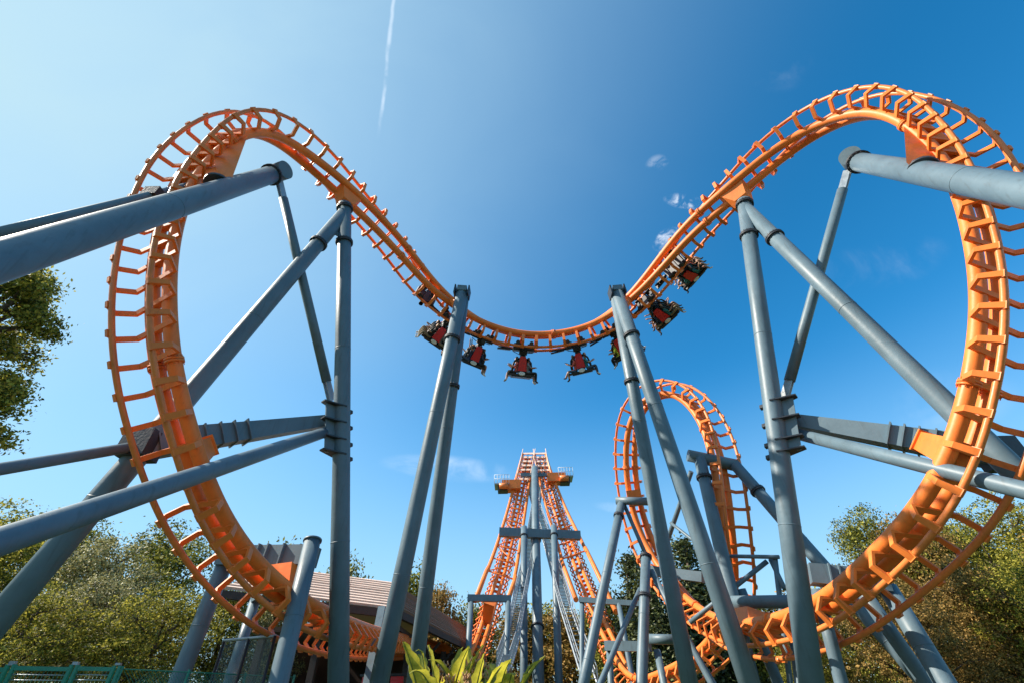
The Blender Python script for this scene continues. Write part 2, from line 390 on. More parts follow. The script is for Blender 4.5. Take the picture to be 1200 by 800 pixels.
LOOP = [(893, 734, 14.2, -20), (862, 733, 16, -16), (836, 724, 18, -8), (806, 702, 20.5, 8), (780, 670, 22.5, 30), (760, 636, 24, 50), (747, 600, 25, 62), (740, 565, 25.5, 66), (738, 530, 25.8, 64), (741, 497, 26, 56), (750, 475, 26, 42), (765, 462, 25.8, 24), (780, 458, 25.4, 8),
        (795, 461, 24.8, -6), (808, 470, 24, -16), (822, 488, 23, -28), (834, 513, 21.8, -38), (842, 545, 20.6, -46), (847, 575, 19.8, -50), (850, 610, 19.2, -52), (853, 640, 19, -50), (856, 668, 19, -46), (856, 700, 19.2, -38), (848, 732, 19.8, -28), (830, 758, 20.6, -22), (805, 776, 21.6, -20), (780, 788, 22.8, -16),
        (757, 796, 24.5, -6), (740, 792, 26.5, 12), (727, 775, 28.5, 40), (716, 752, 30.5, 62), (706, 733, 32.5, 78)]
loopc = make_curve(LOOP, sig=.9)
build_track(loopc, 'vertical_loop_track', 'smaller orange vertical loop of track standing behind the right pair of columns', 'coaster track', spacing=.75)

# ------------------------------------------------------------------ lift hills
HL = [(548, 790, 27, 92), (556, 768, 29.5, 92), (565, 745, 32, 92), (577, 705, 36.5, 92), (588, 670, 41.5, 92), (597, 635, 47, 92), (605, 600, 52.5, 92), (611, 570, 57, 92), (616, 547, 61, 92), (618.5, 535, 63.5, 92)]
HR = [(706, 733, 32.5, 78), (694, 705, 36, 88), (680, 670, 41.5, 88), (667, 635, 47, 88), (653, 600, 52.5, 88), (643, 570, 57, 88), (636, 547, 61, 88), (633.5, 535, 63.5, 88)]
def hill(ctrl, label, side, feet):
    fr = make_curve(ctrl, step=.5, sig=1.2)
    root = build_track(fr, 'lift_hill_track', label, 'coaster track', spacing=.8, joints=8)
    # lattice girder tubes carrying the upper part of the incline
    k0 = int(len(fr) * .36)
    up = fr[k0:]
    for s in (1, -1):
        MB().tube([p + n * .35 + b * (1.25 - .5 * i / len(up)) * s for i, (p, t, n, b) in enumerate(up)], .17, 10).build('girder_tube', M['orange'], root)
    for i in range(0, len(up) - 6, 5):
        p, t, n, b = up[i]; p2, t2, n2, b2 = up[i + 5]
        gw = 1.25 - .5 * i / len(up); MB().cyl(p + n * .35 + b * gw, p + n * .35 - b * gw, .07, 6).build('girder_rung', M['orange'], root)
        MB().cyl(p + n * .35 + b * (gw * (1 if (i // 5) % 2 else -1)), p2 + n2 * .35 - b2 * (gw * (1 if (i // 5) % 2 else -1)), .05, 6).build('girder_diagonal', M['orange'], root)
    # raking tubes that splay out at the girder's foot
    p, t, n, b = up[0]; q, t3, n3, b3 = fr[int(len(fr) * .36)]
    for s in (1, -1):
        foot = max(feet, key=lambda q: q.x * s * b.x)
        MB().tube([p + n * .35 + b * 1.25 * s + t * .6, p + n * .4 + b * 1.3 * s - t * .3, foot], .19, 10).build('raking_tube', M['orange'], root)
    return fr, root
hlf, hlroot = hill(HL, 'left orange lift hill rising away behind the wooden station roof', -1, (P(557, 703, 33.2), P(595, 703, 33.2)))
hrf, hrroot = hill(HR, 'right orange lift hill rising away behind the slanted loop columns', 1, (P(722, 716, 31), P(675, 702, 33)))

def lerpf(fr, u):
    i = min(len(fr) - 1, int(u * (len(fr) - 1))); return fr[i]
def stairs(fr, side, label):
    mb = MB(); s0 = int(len(fr) * .10); s1 = int(len(fr) * .97)
    root = thing('stairway', fr[s0][0], label, 'stairs', 'maintenance stairs beside the lift hills')
    seg = fr[s0:s1]; off = 2.25 * side
    path = []
    for p, t, n, b in seg:
        bb = V((1, 0, 0)); path.append(p + bb * off + n * -.2)
    e = P(590, 786, 27.5) if side > 0 else P(694, 806, 26.5)
    path = [e.lerp(path[0], k / 8) for k in range(8)] + path
    for s in (-.4, .4):
        MB().tube([q + V((s, 0, 0)) for q in path], .07, 6).build('stringer', M['galv'], root)
        MB().tube([q + V((s, 0, 1.05)) for q in path], .035, 6).build('handrail', M['galv'], root)
        MB().tube([q + V((s, 0, .55)) for q in path], .025, 6).build('handrail', M['galv'], root)
    st = MB(); po = MB(); L = 0
    for a, b in zip(path, path[1:]):
        for k in range(2):
            c = a.lerp(b, (k + .5) / 2); st.box(c, (.4, 0, 0), (0, .13, 0), (0, 0, .02))
        for s in (-.4, .4): po.box(a + V((s, 0, .5)), (.025, 0, 0), (0, .025, 0), (0, 0, .52))
    tag(st.build('step', M['galv'], root), kind='stuff'); tag(po.build('baluster', M['galv'], root), kind='stuff')
    return path
# inner sides of the hills
spL = stairs(hlf, 1, 'steep grey steel stairway climbing the right side of the left lift hill')
spR = stairs(hrf, -1, 'steep grey steel stairway climbing the left side of the right lift hill')

# ------------------------------------------------------------------ supports
GROUND = 0.0
def to_ground(a, b, z=.25):
    a, b = V(a), V(b); d = b - a; return a + d * ((z - a.z) / d.z) if abs(d.z) > 1e-6 else b
def foot(root, p, r):
    mb = MB(); mb.aabb((p.x - r * 2.2, p.y - r * 2.2, -.35), (p.x + r * 2.2, p.y + r * 2.2, .16)); mb.build('footing', M['concrete'], root)
    mb = MB(); mb.cyl((p.x, p.y, .163), (p.x, p.y, .24), r * 1.6, 16); mb.build('base_plate', M['dark'], root)
def leg(root, a, b, r, ground=False, fl=(), name='column', n=24, mat='blue'):
    a, b = V(a), V(b)
    if ground: b = to_ground(a, b)
    MB().tube([a, a.lerp(b, .33), a.lerp(b, .66), b], r, n).build(name, M[mat], root)
    for u in fl: flange(root, a.lerp(b, u), b - a, r)
    if r > .2:
        d = (b - a).normalized()
        for u in (.37, .71): MB().cyl(a.lerp(b, u) - d * .012, a.lerp(b, u) + d * .012, r + .005, n).build('weld_seam', M[mat], root)
    if ground: foot(root, b, r)
    return a, b
def wedge(root, a, wa, b, wb, nrm, th, mat='orange', name='gusset'):
    """tapered box plate from line a (width wa along x) to line b"""
    mb = MB(); a, b = V(a), V(b); d = (b - a).normalized(); nrm = V(nrm); x = d.cross(nrm).normalized(); y = x.cross(d).normalized()
    mb.hexa([a - x * wa / 2 - y * th / 2, a + x * wa / 2 - y * th / 2, a + x * wa / 2 + y * th / 2, a - x * wa / 2 + y * th / 2,
             b - x * wb / 2 - y * th / 2, b + x * wb / 2 - y * th / 2, b + x * wb / 2 + y * th / 2, b - x * wb / 2 + y * th / 2])
    return mb.build(name, M[mat], root)
def near(fr, p):
    return min(fr, key=lambda q: (q[0] - p).length)
def nearpx(fr, px, py):
    d = pdir(px, py); return min(fr, key=lambda q: 1 - (q[0] - CAM).normalized().dot(d))
def saddle(root, fr, tip, r, mat='orange'):
    """orange box that joins both spine tubes to the flange on a support's tip"""
    p, t, n, b = near(fr, tip); d = (p - tip)
    mb = MB()
    a0 = p - n * 0.02
    q = [a0 - b * (SP + .05) - t * .55, a0 + b * (SP + .05) - t * .55, a0 + b * (SP + .05) + t * .55, a0 - b * (SP + .05) + t * .55]
    x, y = b, t
    q2 = [tip - x * r * .9 - y * r * .9, tip + x * r * .9 - y * r * .9, tip + x * r * .9 + y * r * .9, tip - x * r * .9 + y * r * .9]
    mb.hexa(q2 + q); return mb.build('saddle', M[mat], root)
def ribs(root, a, b, w, h, us, up=(0, 0, 1)):
    a, b = V(a), V(b); d = (b - a).normalized(); x = d.cross(V(up)).normalized(); y = x.cross(d)
    for u in us:
        MB().box(a.lerp(b, u), x * (w / 2 + .10), y * (h / 2 + .015), d * .018).build('stiffener', M['blue'], root)
def collarplates(root, top, bot, us, r, side):
    """dark gusset fins and a plate where braces meet a column"""
    d = (bot - top).normalized(); x, y = perp(d)
    for u in us:
        p = top.lerp(bot, u)
        mb = MB(); s = side.normalized()
        w = d.cross(s).normalized()
        mb.hexa([p - w * r * 1.15 - d * .02, p + w * r * 1.15 - d * .02, p + w * r * .45 + s * (r + .42) - d * .02, p - w * r * .45 + s * (r + .42) - d * .02,
                 p - w * r * 1.15 + d * .02, p + w * r * 1.15 + d * .02, p + w * r * .45 + s * (r + .42) + d * .02, p - w * r * .45 + s * (r + .42) + d * .02])
        mb.build('fin', M['dark'], root)
        q = p - s * (r + .03); MB().box(q, s * .06, w * .09, d * .05).build('lug', M['dark'], root)

def side_frame(side, c):
    L = side < 0
    who = 'left' if L else 'right'
    # main column
    root = thing('support_column', (0, 0, 0), c['lab_col'], 'support')
    top, bot = V(c['ct']), to_ground(c['ct'], c['cb'])
    root.matrix_basis = Matrix.Translation(bot)
    r = c['cr']
    leg(root, top, bot, r, True, (0.012, .11))
    saddle(root, cobra, top, r)
    bt, bb = V(c['bt']), V(c['bb']); bt = top.lerp(bot, .025)
    leg(root, bt, bb, r * .97, True, (.13,), 'leg')
    # web plate between the two legs
    d1 = (bot - top).normalized(); d2 = (bb - bt).normalized(); mb = MB(); p0 = top + d1 * .3; w = d1.cross(d2).normalized() * .03
    p1 = p0 + d1 * 1.6; p2 = p0 + d2 * 1.6 
    mb.v += [p0 - w, p1 - w, p2 - w, p0 + w, p1 + w, p2 + w]; mb.f += [(0, 1, 2), (5, 4, 3), (0, 3, 4, 1), (1, 4, 5, 2), (2, 5, 3, 0)]; mb.sm += [False] * 5
    mb.build('web_plate', M['blue'], root)
    # girder, braces
    gp, gq = V(c['g0']), V(c['g1'])
    MB().beam(gp, gq, .34, .34, .5, .66).build('girder', M['blue'], root)
    ribs(root, gp.lerp(gq, .45), gq, .44, .58, (.18, .3, .42, .55, .9))
    x, y = perp(gq - gp)
    MB().box(gq, (.34, 0, 0), (0, .28, 0), (0, 0, .33)).build('node_block', M['dark'], root)
    collarplates(root, top, bot, c['fins'], r, (gq - gp) * V((1, 1, 0)))
    sdir = ((gq - gp) * V((1, 1, 0))).normalized()
    pa = top.lerp(bot, c['fins'][0]) + sdir * (r + .1); pb = top.lerp(bot, c['fins'][-1]) + sdir * (r + .1)
    MB().beam(pa, pb, .06, .42, up=sdir).build('connection_plate', M['blue'], root)
    ga = V(c['gus']); p, t, n, b = near(cobra, ga)
    mb = MB(); w0 = b * .2; nn = (ga - p).normalized(); tt = (t - nn * t.dot(nn)).normalized(); bb_ = nn.cross(tt)
    mb.hexa([p - tt * .3 - bb_ * .22, p + tt * .3 - bb_ * .22, p + tt * .3 + bb_ * .22, p - tt * .3 + bb_ * .22, ga - tt * .22 - bb_ * .2, ga + tt * .22 - bb_ * .2, ga + tt * .22 + bb_ * .2, ga - tt * .22 + bb_ * .2]).build('gusset', M['orange'], root)
    MB().box(ga, tt * .27, bb_ * .25, nn * .035).build('gusset_cap', M['orange'], root)
    leg(root, c['t0'], c['t1'], .12, True, name='brace', n=14)
    # raking tube that runs back towards the viewer, with its low brace
    k = thing('raking_support', (0, 0, 0), c['lab_rake'], 'support')
    e0, e1 = V(c['r0']), V(c['r1']); e1 = to_ground(e0, e1); k.matrix_basis = Matrix.Translation(e1)
    leg(k, e0, e1, .305, True, (), 'tube', 40); flange(k, e0 + (e1 - e0).normalized() * .55, e1 - e0, .305)
    ax = V(c['capax']).normalized()
    MB().cyl(e0 + ax * .46, e0 - ax * .28, .33, 40).build('cross_stub', M['blue'], k)
    p, t, n, b = near(cobra, V(c['arch'])); tgt = V(c['archt'])
    mb = MB(); w = b * .30
    mb.hexa([tgt - t * .3 - w, tgt + t * .3 - w, tgt + t * .3 + w, tgt - t * .3 + w, p - t * .85 - w, p + t * .85 - w, p + t * .85 + w, p - t * .85 + w]).build('gusset', M['orange'], k)
    MB().cyl(tgt - (p - tgt).normalized() * .05, tgt + (p - tgt).normalized() * .06, .34, 20).build('bearing_block', M['dark'], k)
    leg(k, c['k0'], c['k1'], .11, False, name='back_brace', n=14)
    MB().box(V(c['k0']).lerp(V(c['k1']), .3), (.2, 0, 0), (0, .16, 0), (0, 0, .16)).build('clamp', M['dark'], k)
    # strut from the tube's end to the column's plate
    s0, s1 = V(c['s0']), V(c['s1']); d = (s1 - s0).normalized(); x, y = perp(d)
    leg(k, s0 + d * .75, s1 - d * .65, .16, name='strut', n=16)
    for sg in (1, -1):
        MB().box(s0 + d * .45 + x * .07 * sg, x * .012, y * .11, d * .48).build('fork_plate', M['galv'], k)
        MB().box(s1 - d * .38 + x * .07 * sg, x * .012, y * .11, d * .42).build('fork_plate', M['galv'], k)
    # low brace from column to ground near the viewer
    leg(k, c['l0'], c['l1'], .165, True, name='low_brace', n=20)
    return root, k

side_frame(-1, dict(lab_col='tall blue-grey column and splayed leg under the left arch of the track', lab_rake='thick blue-grey raking tube crossing in front of the left arch',
    ct=P(404, 240, 19.1), cb=P(396.5, 800, 11.6), cr=.265, bt=P(396, 262, 19), bb=P(12, 708, 8.6),
    g0=P(394, 492, 15.2), g1=P(166, 522, 10.9), fins=(.49, .52, .55, .575), gus=P(240, 524, 11.6), t0=P(168, 521, 10.9), t1=P(0, 549, 8.3),
    r0=P(324, 203, 17.2), r1=P(0, 306, 6.9), capax=(.9, -.32, -.1), arch=P(262, 168, 15.4), archt=P(254, 216, 13.5), k0=P(238, 214, 14.2), k1=P(-60, 288, 8.0),
    s0=P(327, 212, 17.0), s1=P(388, 468, 15.6), l0=P(390, 503, 15.0), l1=P(0, 634, 5.2)))
side_frame(1, dict(lab_col='tall blue-grey column and splayed leg under the right arch of the track', lab_rake='thick blue-grey raking tube crossing in front of the right arch',
    ct=P(872, 236, 18.4), cb=P(951, 800, 10.2), cr=.265, bt=P(884, 248, 18.2), bb=P(1200, 562, 9.6),
    g0=P(924, 492, 13.7), g1=P(1172, 532, 10.4), fins=(.51, .545, .58, .60), gus=P(1086, 519, 11.0), t0=P(1172, 532, 10.4), t1=P(1400, 600, 8.0),
    r0=P(1000, 189, 16.2), r1=P(1200, 224, 8.5), capax=(-.75, -.6, -.25), arch=P(1086, 160, 13.3), archt=P(1082, 199, 11.9), k0=P(1110, 205, 12.2), k1=P(1330, 235, 11),
    s0=P(993, 202, 16.0), s1=P(919, 468, 14.2), l0=P(926, 506, 13.6), l1=P(1200, 574, 8.2)))

def twin(c):
    root = thing('twin_column', (0, 0, 0), c['lab'], 'support')
    a0, a1 = V(c['a0']), to_ground(c['a0'], c['a1']); b0, b1 = V(c['b0']), to_ground(c['b0'], c['b1'])
    root.matrix_basis = Matrix.Translation(a1)
    leg(root, a0, a1, .285, True, (.16,)); leg(root, b0, b1, .27, True, (.26,))
    d = (a1 - a0).normalized(); cx = V((1, 0, 0)); cx = (cx - d * cx.dot(d)).normalized(); cy = d.cross(cx)
    MB().box(a0 + d * .03, cx * .22, cy * .30, d * .14).build('head_plate', M['blue'], root)
    for s in (1, -1):
        MB().box(a0 + cx * .33 * s + d * .10, cx * .03, cy * .3, d * .24).build('ear_plate', M['dark'], root)
    p, t, n, b = near(cobra, a0 + d * c['dn']); q = a0 + d * (c['dn'] * .55)
    mb = MB(); mb.hexa([q - d * .5 - cx * .12, q - d * .5 + cx * .12, q + d * .5 + cx * .12, q + d * .5 - cx * .12,
                        p - t * .5 + n * .1, p - t * .5 - n * .1, p + t * .5 - n * .1, p + t * .5 + n * .1]).build('bracket', M['orange'], root)
    return root
twin(dict(lab='pair of leaning blue-grey columns left of the central track dip', a0=P(542, 341, 21.8), a1=P(444, 800, 13.6), b0=P(543, 350, 22.2), b1=P(485, 800, 15.4), dn=1.6))
twin(dict(lab='pair of leaning blue-grey columns right of the central track dip', a0=P(722.5, 341, 21.6), a1=P(878, 800, 12.6), b0=P(722, 350, 22.0), b1=P(808, 800, 14.4), dn=1.6))

def portal(name, label, members, beams=(), fr=None, gus=()):
    root = thing(name, to_ground(*members[0][:2]), label, 'support')
    for m in members:
        a, b, r, gnd = m[:4]; leg(root, a, b, r, gnd, m[4] if len(m) > 4 else (), 'column' if gnd else 'brace', 18)
        if len(m) > 5: MB().cyl(a - (b - a).normalized() * .05, a, r * 1.13, 20).build('cap', M['blue'], root)
    for bm in beams:
        a, b, w, h = bm[:4]
        if w: MB().beam(a, b, w, h).build('crossbeam', M['blue'], root)
        else: MB().tube([a, b], h, 20).build('crossbeam', M['blue'], root)
        if len(bm) > 4: ribs(root, a, b, w, h, bm[4])
    for gpt in gus:
        p, t, n, b = near(fr, gpt); mb = MB()
        mb.hexa([p - t * .3 - b * .3, p + t * .3 - b * .3, p + t * .3 + b * .3, p - t * .3 + b * .3, gpt - t * .42 - b * .42, gpt + t * .42 - b * .42, gpt + t * .42 + b * .42, gpt - t * .42 + b * .42]).build('gusset', M['orange'], root)
    return root
portal('portal_support', 'low blue-grey portal with ribbed beam over the bottom of the left arch',
       [(P(366, 634, 12.4), P(326, 800, 9.9), .215, True, (), 1), (P(268, 648, 13.2), P(208, 800, 11.0), .21, True)],
       [(P(262, 652, 13.1), P(368, 651, 12.5), .5, .5, (.25, .35, .45, .55, .72))], cobra, [P(338, 668, 12.4)])
portal('portal_support', 'short dark blue box-section post behind the bottom of the left arch',
       [(P(300, 700, 15), P(268, 800, 13), .16, True)], [(P(300, 700, 15), P(316, 690, 14.6), .34, .34)])
portal('portal_support', 'low blue-grey portal with ribbed beam and crossed legs under the right arch',
       [(P(1040, 688, 12.2), P(1108, 800, 10.4), .23, True), (P(1008, 688, 13.0), P(1085, 800, 11.6), .19, True), (P(958, 690, 12.6), P(986, 800, 11.4), .16, True)],
       [(P(948, 672, 12.8), P(1040, 682, 12.2), .5, .5, (.25, .38, .5, .62))], cobra, [P(978, 693, 12.6)])
portal('pipe_gantry', 'horizontal round steel pipe carrying the lowest track on the right',
       [(P(925, 706, 15.0), P(938, 800, 13.6), .16, True), (P(868, 690, 17), P(912, 800, 15.2), .18, True)],
       [(P(858, 705, 15.8), P(952, 704, 14.6), 0, .20)], cobra, [P(882, 716, 15.1)])
portal('loop_support', 'short round cap beam and column holding the right side of the rear loop',
       [(P(820, 537, 20.6), P(872, 760, 15.6), .26, True, (.09,)), (P(810, 552, 21.5), P(778, 645, 22.5), .11, False), (P(786, 612, 22), P(822, 640, 20), .07, False), (P(862, 545, 20.2), P(985, 686, 15.4), .24, True, (.14,))],
       [(P(806, 533, 20.8), P(864, 545, 20.4), 0, .27)])
portal('loop_support', 'slender bracing bars behind the rightmost loop column',
       [(P(850, 651, 18), P(913, 652, 16.6), .07, False), (P(899, 657, 17), P(808, 729, 17), .085, False), (P(903, 655, 17), P(920, 690, 16), .08, False), (P(908, 652, 16.8), P(926, 800, 14.8), .09, True)])
portal('loop_support', 'slanted column with a round cap beam holding the left side of the rear loop',
       [(P(728, 590, 24.0), P(684, 800, 17.2), .21, True, (.07,)), (P(732, 592, 24.0), P(758, 652, 22), .10, False)],
       [(P(722, 586, 24.2), P(760, 587, 23.6), 0, .20)], loopc, [P(744, 583, 24.4)])
portal('loop_support', 'upright column with bolted fins in front of the conifers left of the slanted columns',
       [(P(757, 650, 21.6), P(752, 800, 17.2), .22, True, (.01, .26)), (P(750, 690, 21), P(702, 804, 16.6), .11, True), (P(763, 668, 21), P(836, 804, 17.0), .13, True)],
       [(P(762, 668, 22.0), P(824, 676, 20.4), .4, .42)])
portal('low_gantry', 'low blue-grey beam on posts over the track at the foot of the right lift hill',
       [(P(714, 762, 22.0), P(716, 800, 20.8), .15, True), (P(770, 762, 21.0), P(778, 800, 19.8), .16, True), (P(800, 740, 21.5), P(836, 800, 19.5), .13, True)],
       [(P(710, 756, 22.0), P(762, 757, 21.0), .4, .40), (P(760, 748, 21.0), P(796, 749, 20.4), 0, .2)])
portal('low_gantry', 'thin horizontal steel bar on small posts beside the right lift hill',
       [(P(682, 703, 30.5), P(682, 800, 26.6), .16, True), (P(725, 706, 29.5), P(742, 800, 26.0), .16, True)],
       [(P(679, 702, 30.5), P(752, 707, 29), .35, .3)])
portal('low_gantry', 'blue-grey goalpost frame around the base of the left lift hill',
       [(P(552, 702, 33), P(549, 760, 30), .2, True), (P(595.5, 702, 33), P(593, 800, 28.5), .2, True)],
       [(P(548, 700, 33), P(599, 701, 33), .4, .42)], hlf, [P(574, 704, 33.8)])
# lift hill tower
tw = portal('tower_support', 'tall grey frame of one thick mast and two side posts between the lift hills',
       [(P(626.5, 548, 58), P(631, 800, 32), .42, True, (.42, .74)), (P(614, 617, 45), P(614, 800, 33), .30, True, (.06,)), (P(649, 616, 45), P(655, 800, 33), .30, True, (.06,))],
       [(P(585, 623, 45.5), P(680, 627, 45.5), .6, .8), (P(610, 556, 57.5), P(643, 556, 57.5), .35, .45)])
for i, (fr, lab, s) in enumerate(((hlf, 'left', -1), (hrf, 'right', 1))):
    p, t, n, b = fr[int(len(fr) * .80)]; x = V((1, 0, 0)); y = V((0, 1, 0)); z = V((0, 0, 1))
    root = thing('drive_platform', p, ('orange machinery platform jutting from the top of the %s lift hill' % lab), 'platform', 'platforms near the top of the lift hills')
    c = p + n * .6
    MB().box(c + x * s * 1.25, x * 1.15, y * .8, z * .55).build('motor_housing', M['orange'], root)
    MB().box(c + x * s * 2.4, x * .9, y * 1.0, z * .07).build('deck', M['galv'], root)
    MB().box(c + x * s * 2.3 - z * .35, x * .6, y * .6, z * .35).build('gearbox', M['dark'], root)
    MB().cyl(c + x * s * 1.6 - y * .95 - z * .3, c + x * s * 2.7 - y * .95 - z * .3, .35, 12).build('motor', M['railo'], root)
    for k in range(6):
        q = c + x * s * (1.5 + .36 * k) - y * 1.0; MB().cyl(q + z * .07, q + z * 1.1, .03, 5).build('post', M['white'], root)
    for h in (.6, 1.1): MB().cyl(c + x * s * 1.5 - y * 1.0 + z * h, c + x * s * 3.3 - y * 1.0 + z * h, .03, 5).build('handrail', M['white'], root)
    # pale catwalk cage at the very top
    e = fr[-1][0]; root2 = thing('top_catwalk', e, 'pale railed catwalk cage at the very top of the %s lift hill' % lab, 'platform', 'catwalks at the top of the lift hills')
    seg = fr[int(len(fr) * .84):]
    for s2 in (-1, 1):
        for h in (.0, .5, 1.0):
            MB().tube([q + x * (.85 * s2) + nn * (.7 + h * .6) for q, t_, nn, bb in seg], .05, 5).build('handrail', M['palepaint'], root2)
        pm = MB()
        for q, t_, nn, bb in seg[::2]: pm.cyl(q + x * .85 * s2 + nn * .5, q + x * .85 * s2 + nn * 1.3, .04, 5)
        tag(pm.build('railing_post', M['palepaint'], root2), kind='stuff')
    for q, t_, nn, bb in seg[::2]: MB().box(q + nn * .55, x * .8, nn * .05, t_ * .18).build('tread', M['palepaint'], root2)

# ------------------------------------------------------------------ train
def skin_person(name, arms, legs):
    """one continuous body grown over a jointed skeleton; seated, facing +Y, up Z, pelvis at origin"""
    v = []; e = []; r = []
    def add(p, rad, parent=None):
        v.append(p); r.append(rad); i = len(v) - 1
        if parent is not None: e.append((parent, i))
        return i
    pel = add((0, 0, 0), .135); ab = add((0, -.02, .2), .125, pel); ch = add((0, -.02, .40), .14, ab); nk = add((0, 0, .54), .055, ch)
    hd = add((0, .02, .64), .085, nk); hd2 = add((0, .02, .74), .088, hd); add((0, .01, .81), .05, hd2)
    for s in (1, -1):
        sh = add((s * .17, -.01, .46), .062, ch)
        A = arms
        el = add((s * A[0][0], A[0][1], A[0][2]), .042, sh); wr = add((s * A[1][0], A[1][1], A[1][2]), .03, el)
        d = (V(A[1]) - V(A[0])).normalized(); w = V(A[1]); pl = w + d * .07; palm = add((s * pl.x, pl.y, pl.z), .034, wr)
        sidev = V((1, 0, 0)); 
        for k, (o, ln) in enumerate(((-.03, .065), (-.01, .08), (.01, .075), (.03, .06))):
            q = pl + d * (.04 + ln * .6) + sidev * o; k1 = add((s * q.x, q.y, q.z), .010, palm); q = q + d * ln * .5 + V((0, 0, -.015)); add((s * q.x, q.y, q.z), .008, k1)
        q = pl + V((-.05, .02, .02)); add((s * q.x, q.y, q.z), .011, palm)
        hp = add((s * .09, .04, -.03), .098, pel); kn = add((s * legs[0][0], legs[0][1], legs[0][2]), .062, hp)
        an = add((s * legs[1][0], legs[1][1], legs[1][2]), .04, kn); toe = V(legs[2]); add((s * toe.x, toe.y, toe.z), .034, an)
    me = bpy.data.meshes.new('t'); me.from_pydata(v, e, []); o = bpy.data.objects.new('t', me); COL.objects.link(o)
    m = o.modifiers.new('s', 'SKIN'); sv = me.skin_vertices[0].data
    for i, q in enumerate(sv): q.radius = (r[i], r[i] * (.72 if i in (0, 1, 2) else 1)); q.use_root = (i == 0)
    m.use_smooth_shade = True
    m2 = o.modifiers.new('u', 'SUBSURF'); m2.levels = 1; m2.render_levels = 1
    dg = bpy.context.evaluated_depsgraph_get(); ev = o.evaluated_get(dg); nm = bpy.data.meshes.new_from_object(ev); nm.name = name
    bpy.data.objects.remove(o)
    nm.materials.clear()
    for q in (skin1, cloths[0], denim, hair1, shoe): nm.materials.append(q)
    L1 = V(legs[0]); L2 = V(legs[1])
    for p in nm.polygons:
        c = p.center; p.use_smooth = True; ax = abs(c.x)
        if c.z > .62 and (c.y < .0 or c.z > .76): k = 3
        elif c.z > .53 and ax < .12: k = 0
        elif (V((ax, c.y, c.z)) - L2).length < .085 or (V((ax, c.y, c.z)) - V(legs[2])).length < .12: k = 4
        elif c.z > .04 and ax < .27 and c.y < .17: k = 1
        elif c.y < L1.y * .8 and c.z < .12 and c.z > -.2: k = 2
        elif legs[3] and ax < .35 and c.y > .1 and c.z < .1: k = 2
        else: k = 0
        p.material_index = k
    return nm
PM = [skin_person('body', [(.23, .12, .24), (.13, .30, .34)], [(.12, .40, .03), (.14, .44, -.40), (.14, .56, -.46), False]),
      skin_person('body', [(.34, .14, .60), (.36, .22, .86)], [(.15, .41, .05), (.18, .54, -.36), (.2, .66, -.36), True]),
      skin_person('body', [(.25, .14, .26), (.14, .32, .30)], [(.15, .45, .05), (.12, .48, -.38), (.12, .60, -.44), True]),
      skin_person('body', [(.24, .16, .28), (.20, .36, .42)], [(.14, .42, .05), (.17, .66, -.28), (.17, .76, -.24), False])]
def head_bits(root, mats):
    f = MB()
    for s in (1, -1):
        f.tube([V((s * .092, 0, .68)), V((s * .1, .0, .70)), V((s * .096, 0, .735))], [.008, .022, .01], 6)
    f.tube([V((0, .095, .70)), V((0, .128, .675)), V((0, .10, .665))], [.008, .017, .008], 6)
    f.build('face_features', mats[0], root)
    ey = MB()
    for s in (1, -1): ey.tube([V((s * .034, .10, .705)), V((s * .034, .108, .705))], .011, 6)
    ey.box((0, .103, .645), (.022, 0, 0), (0, .004, 0), (0, 0, .005)); ey.build('eyes_and_mouth', hair1, root)
CAR = {}
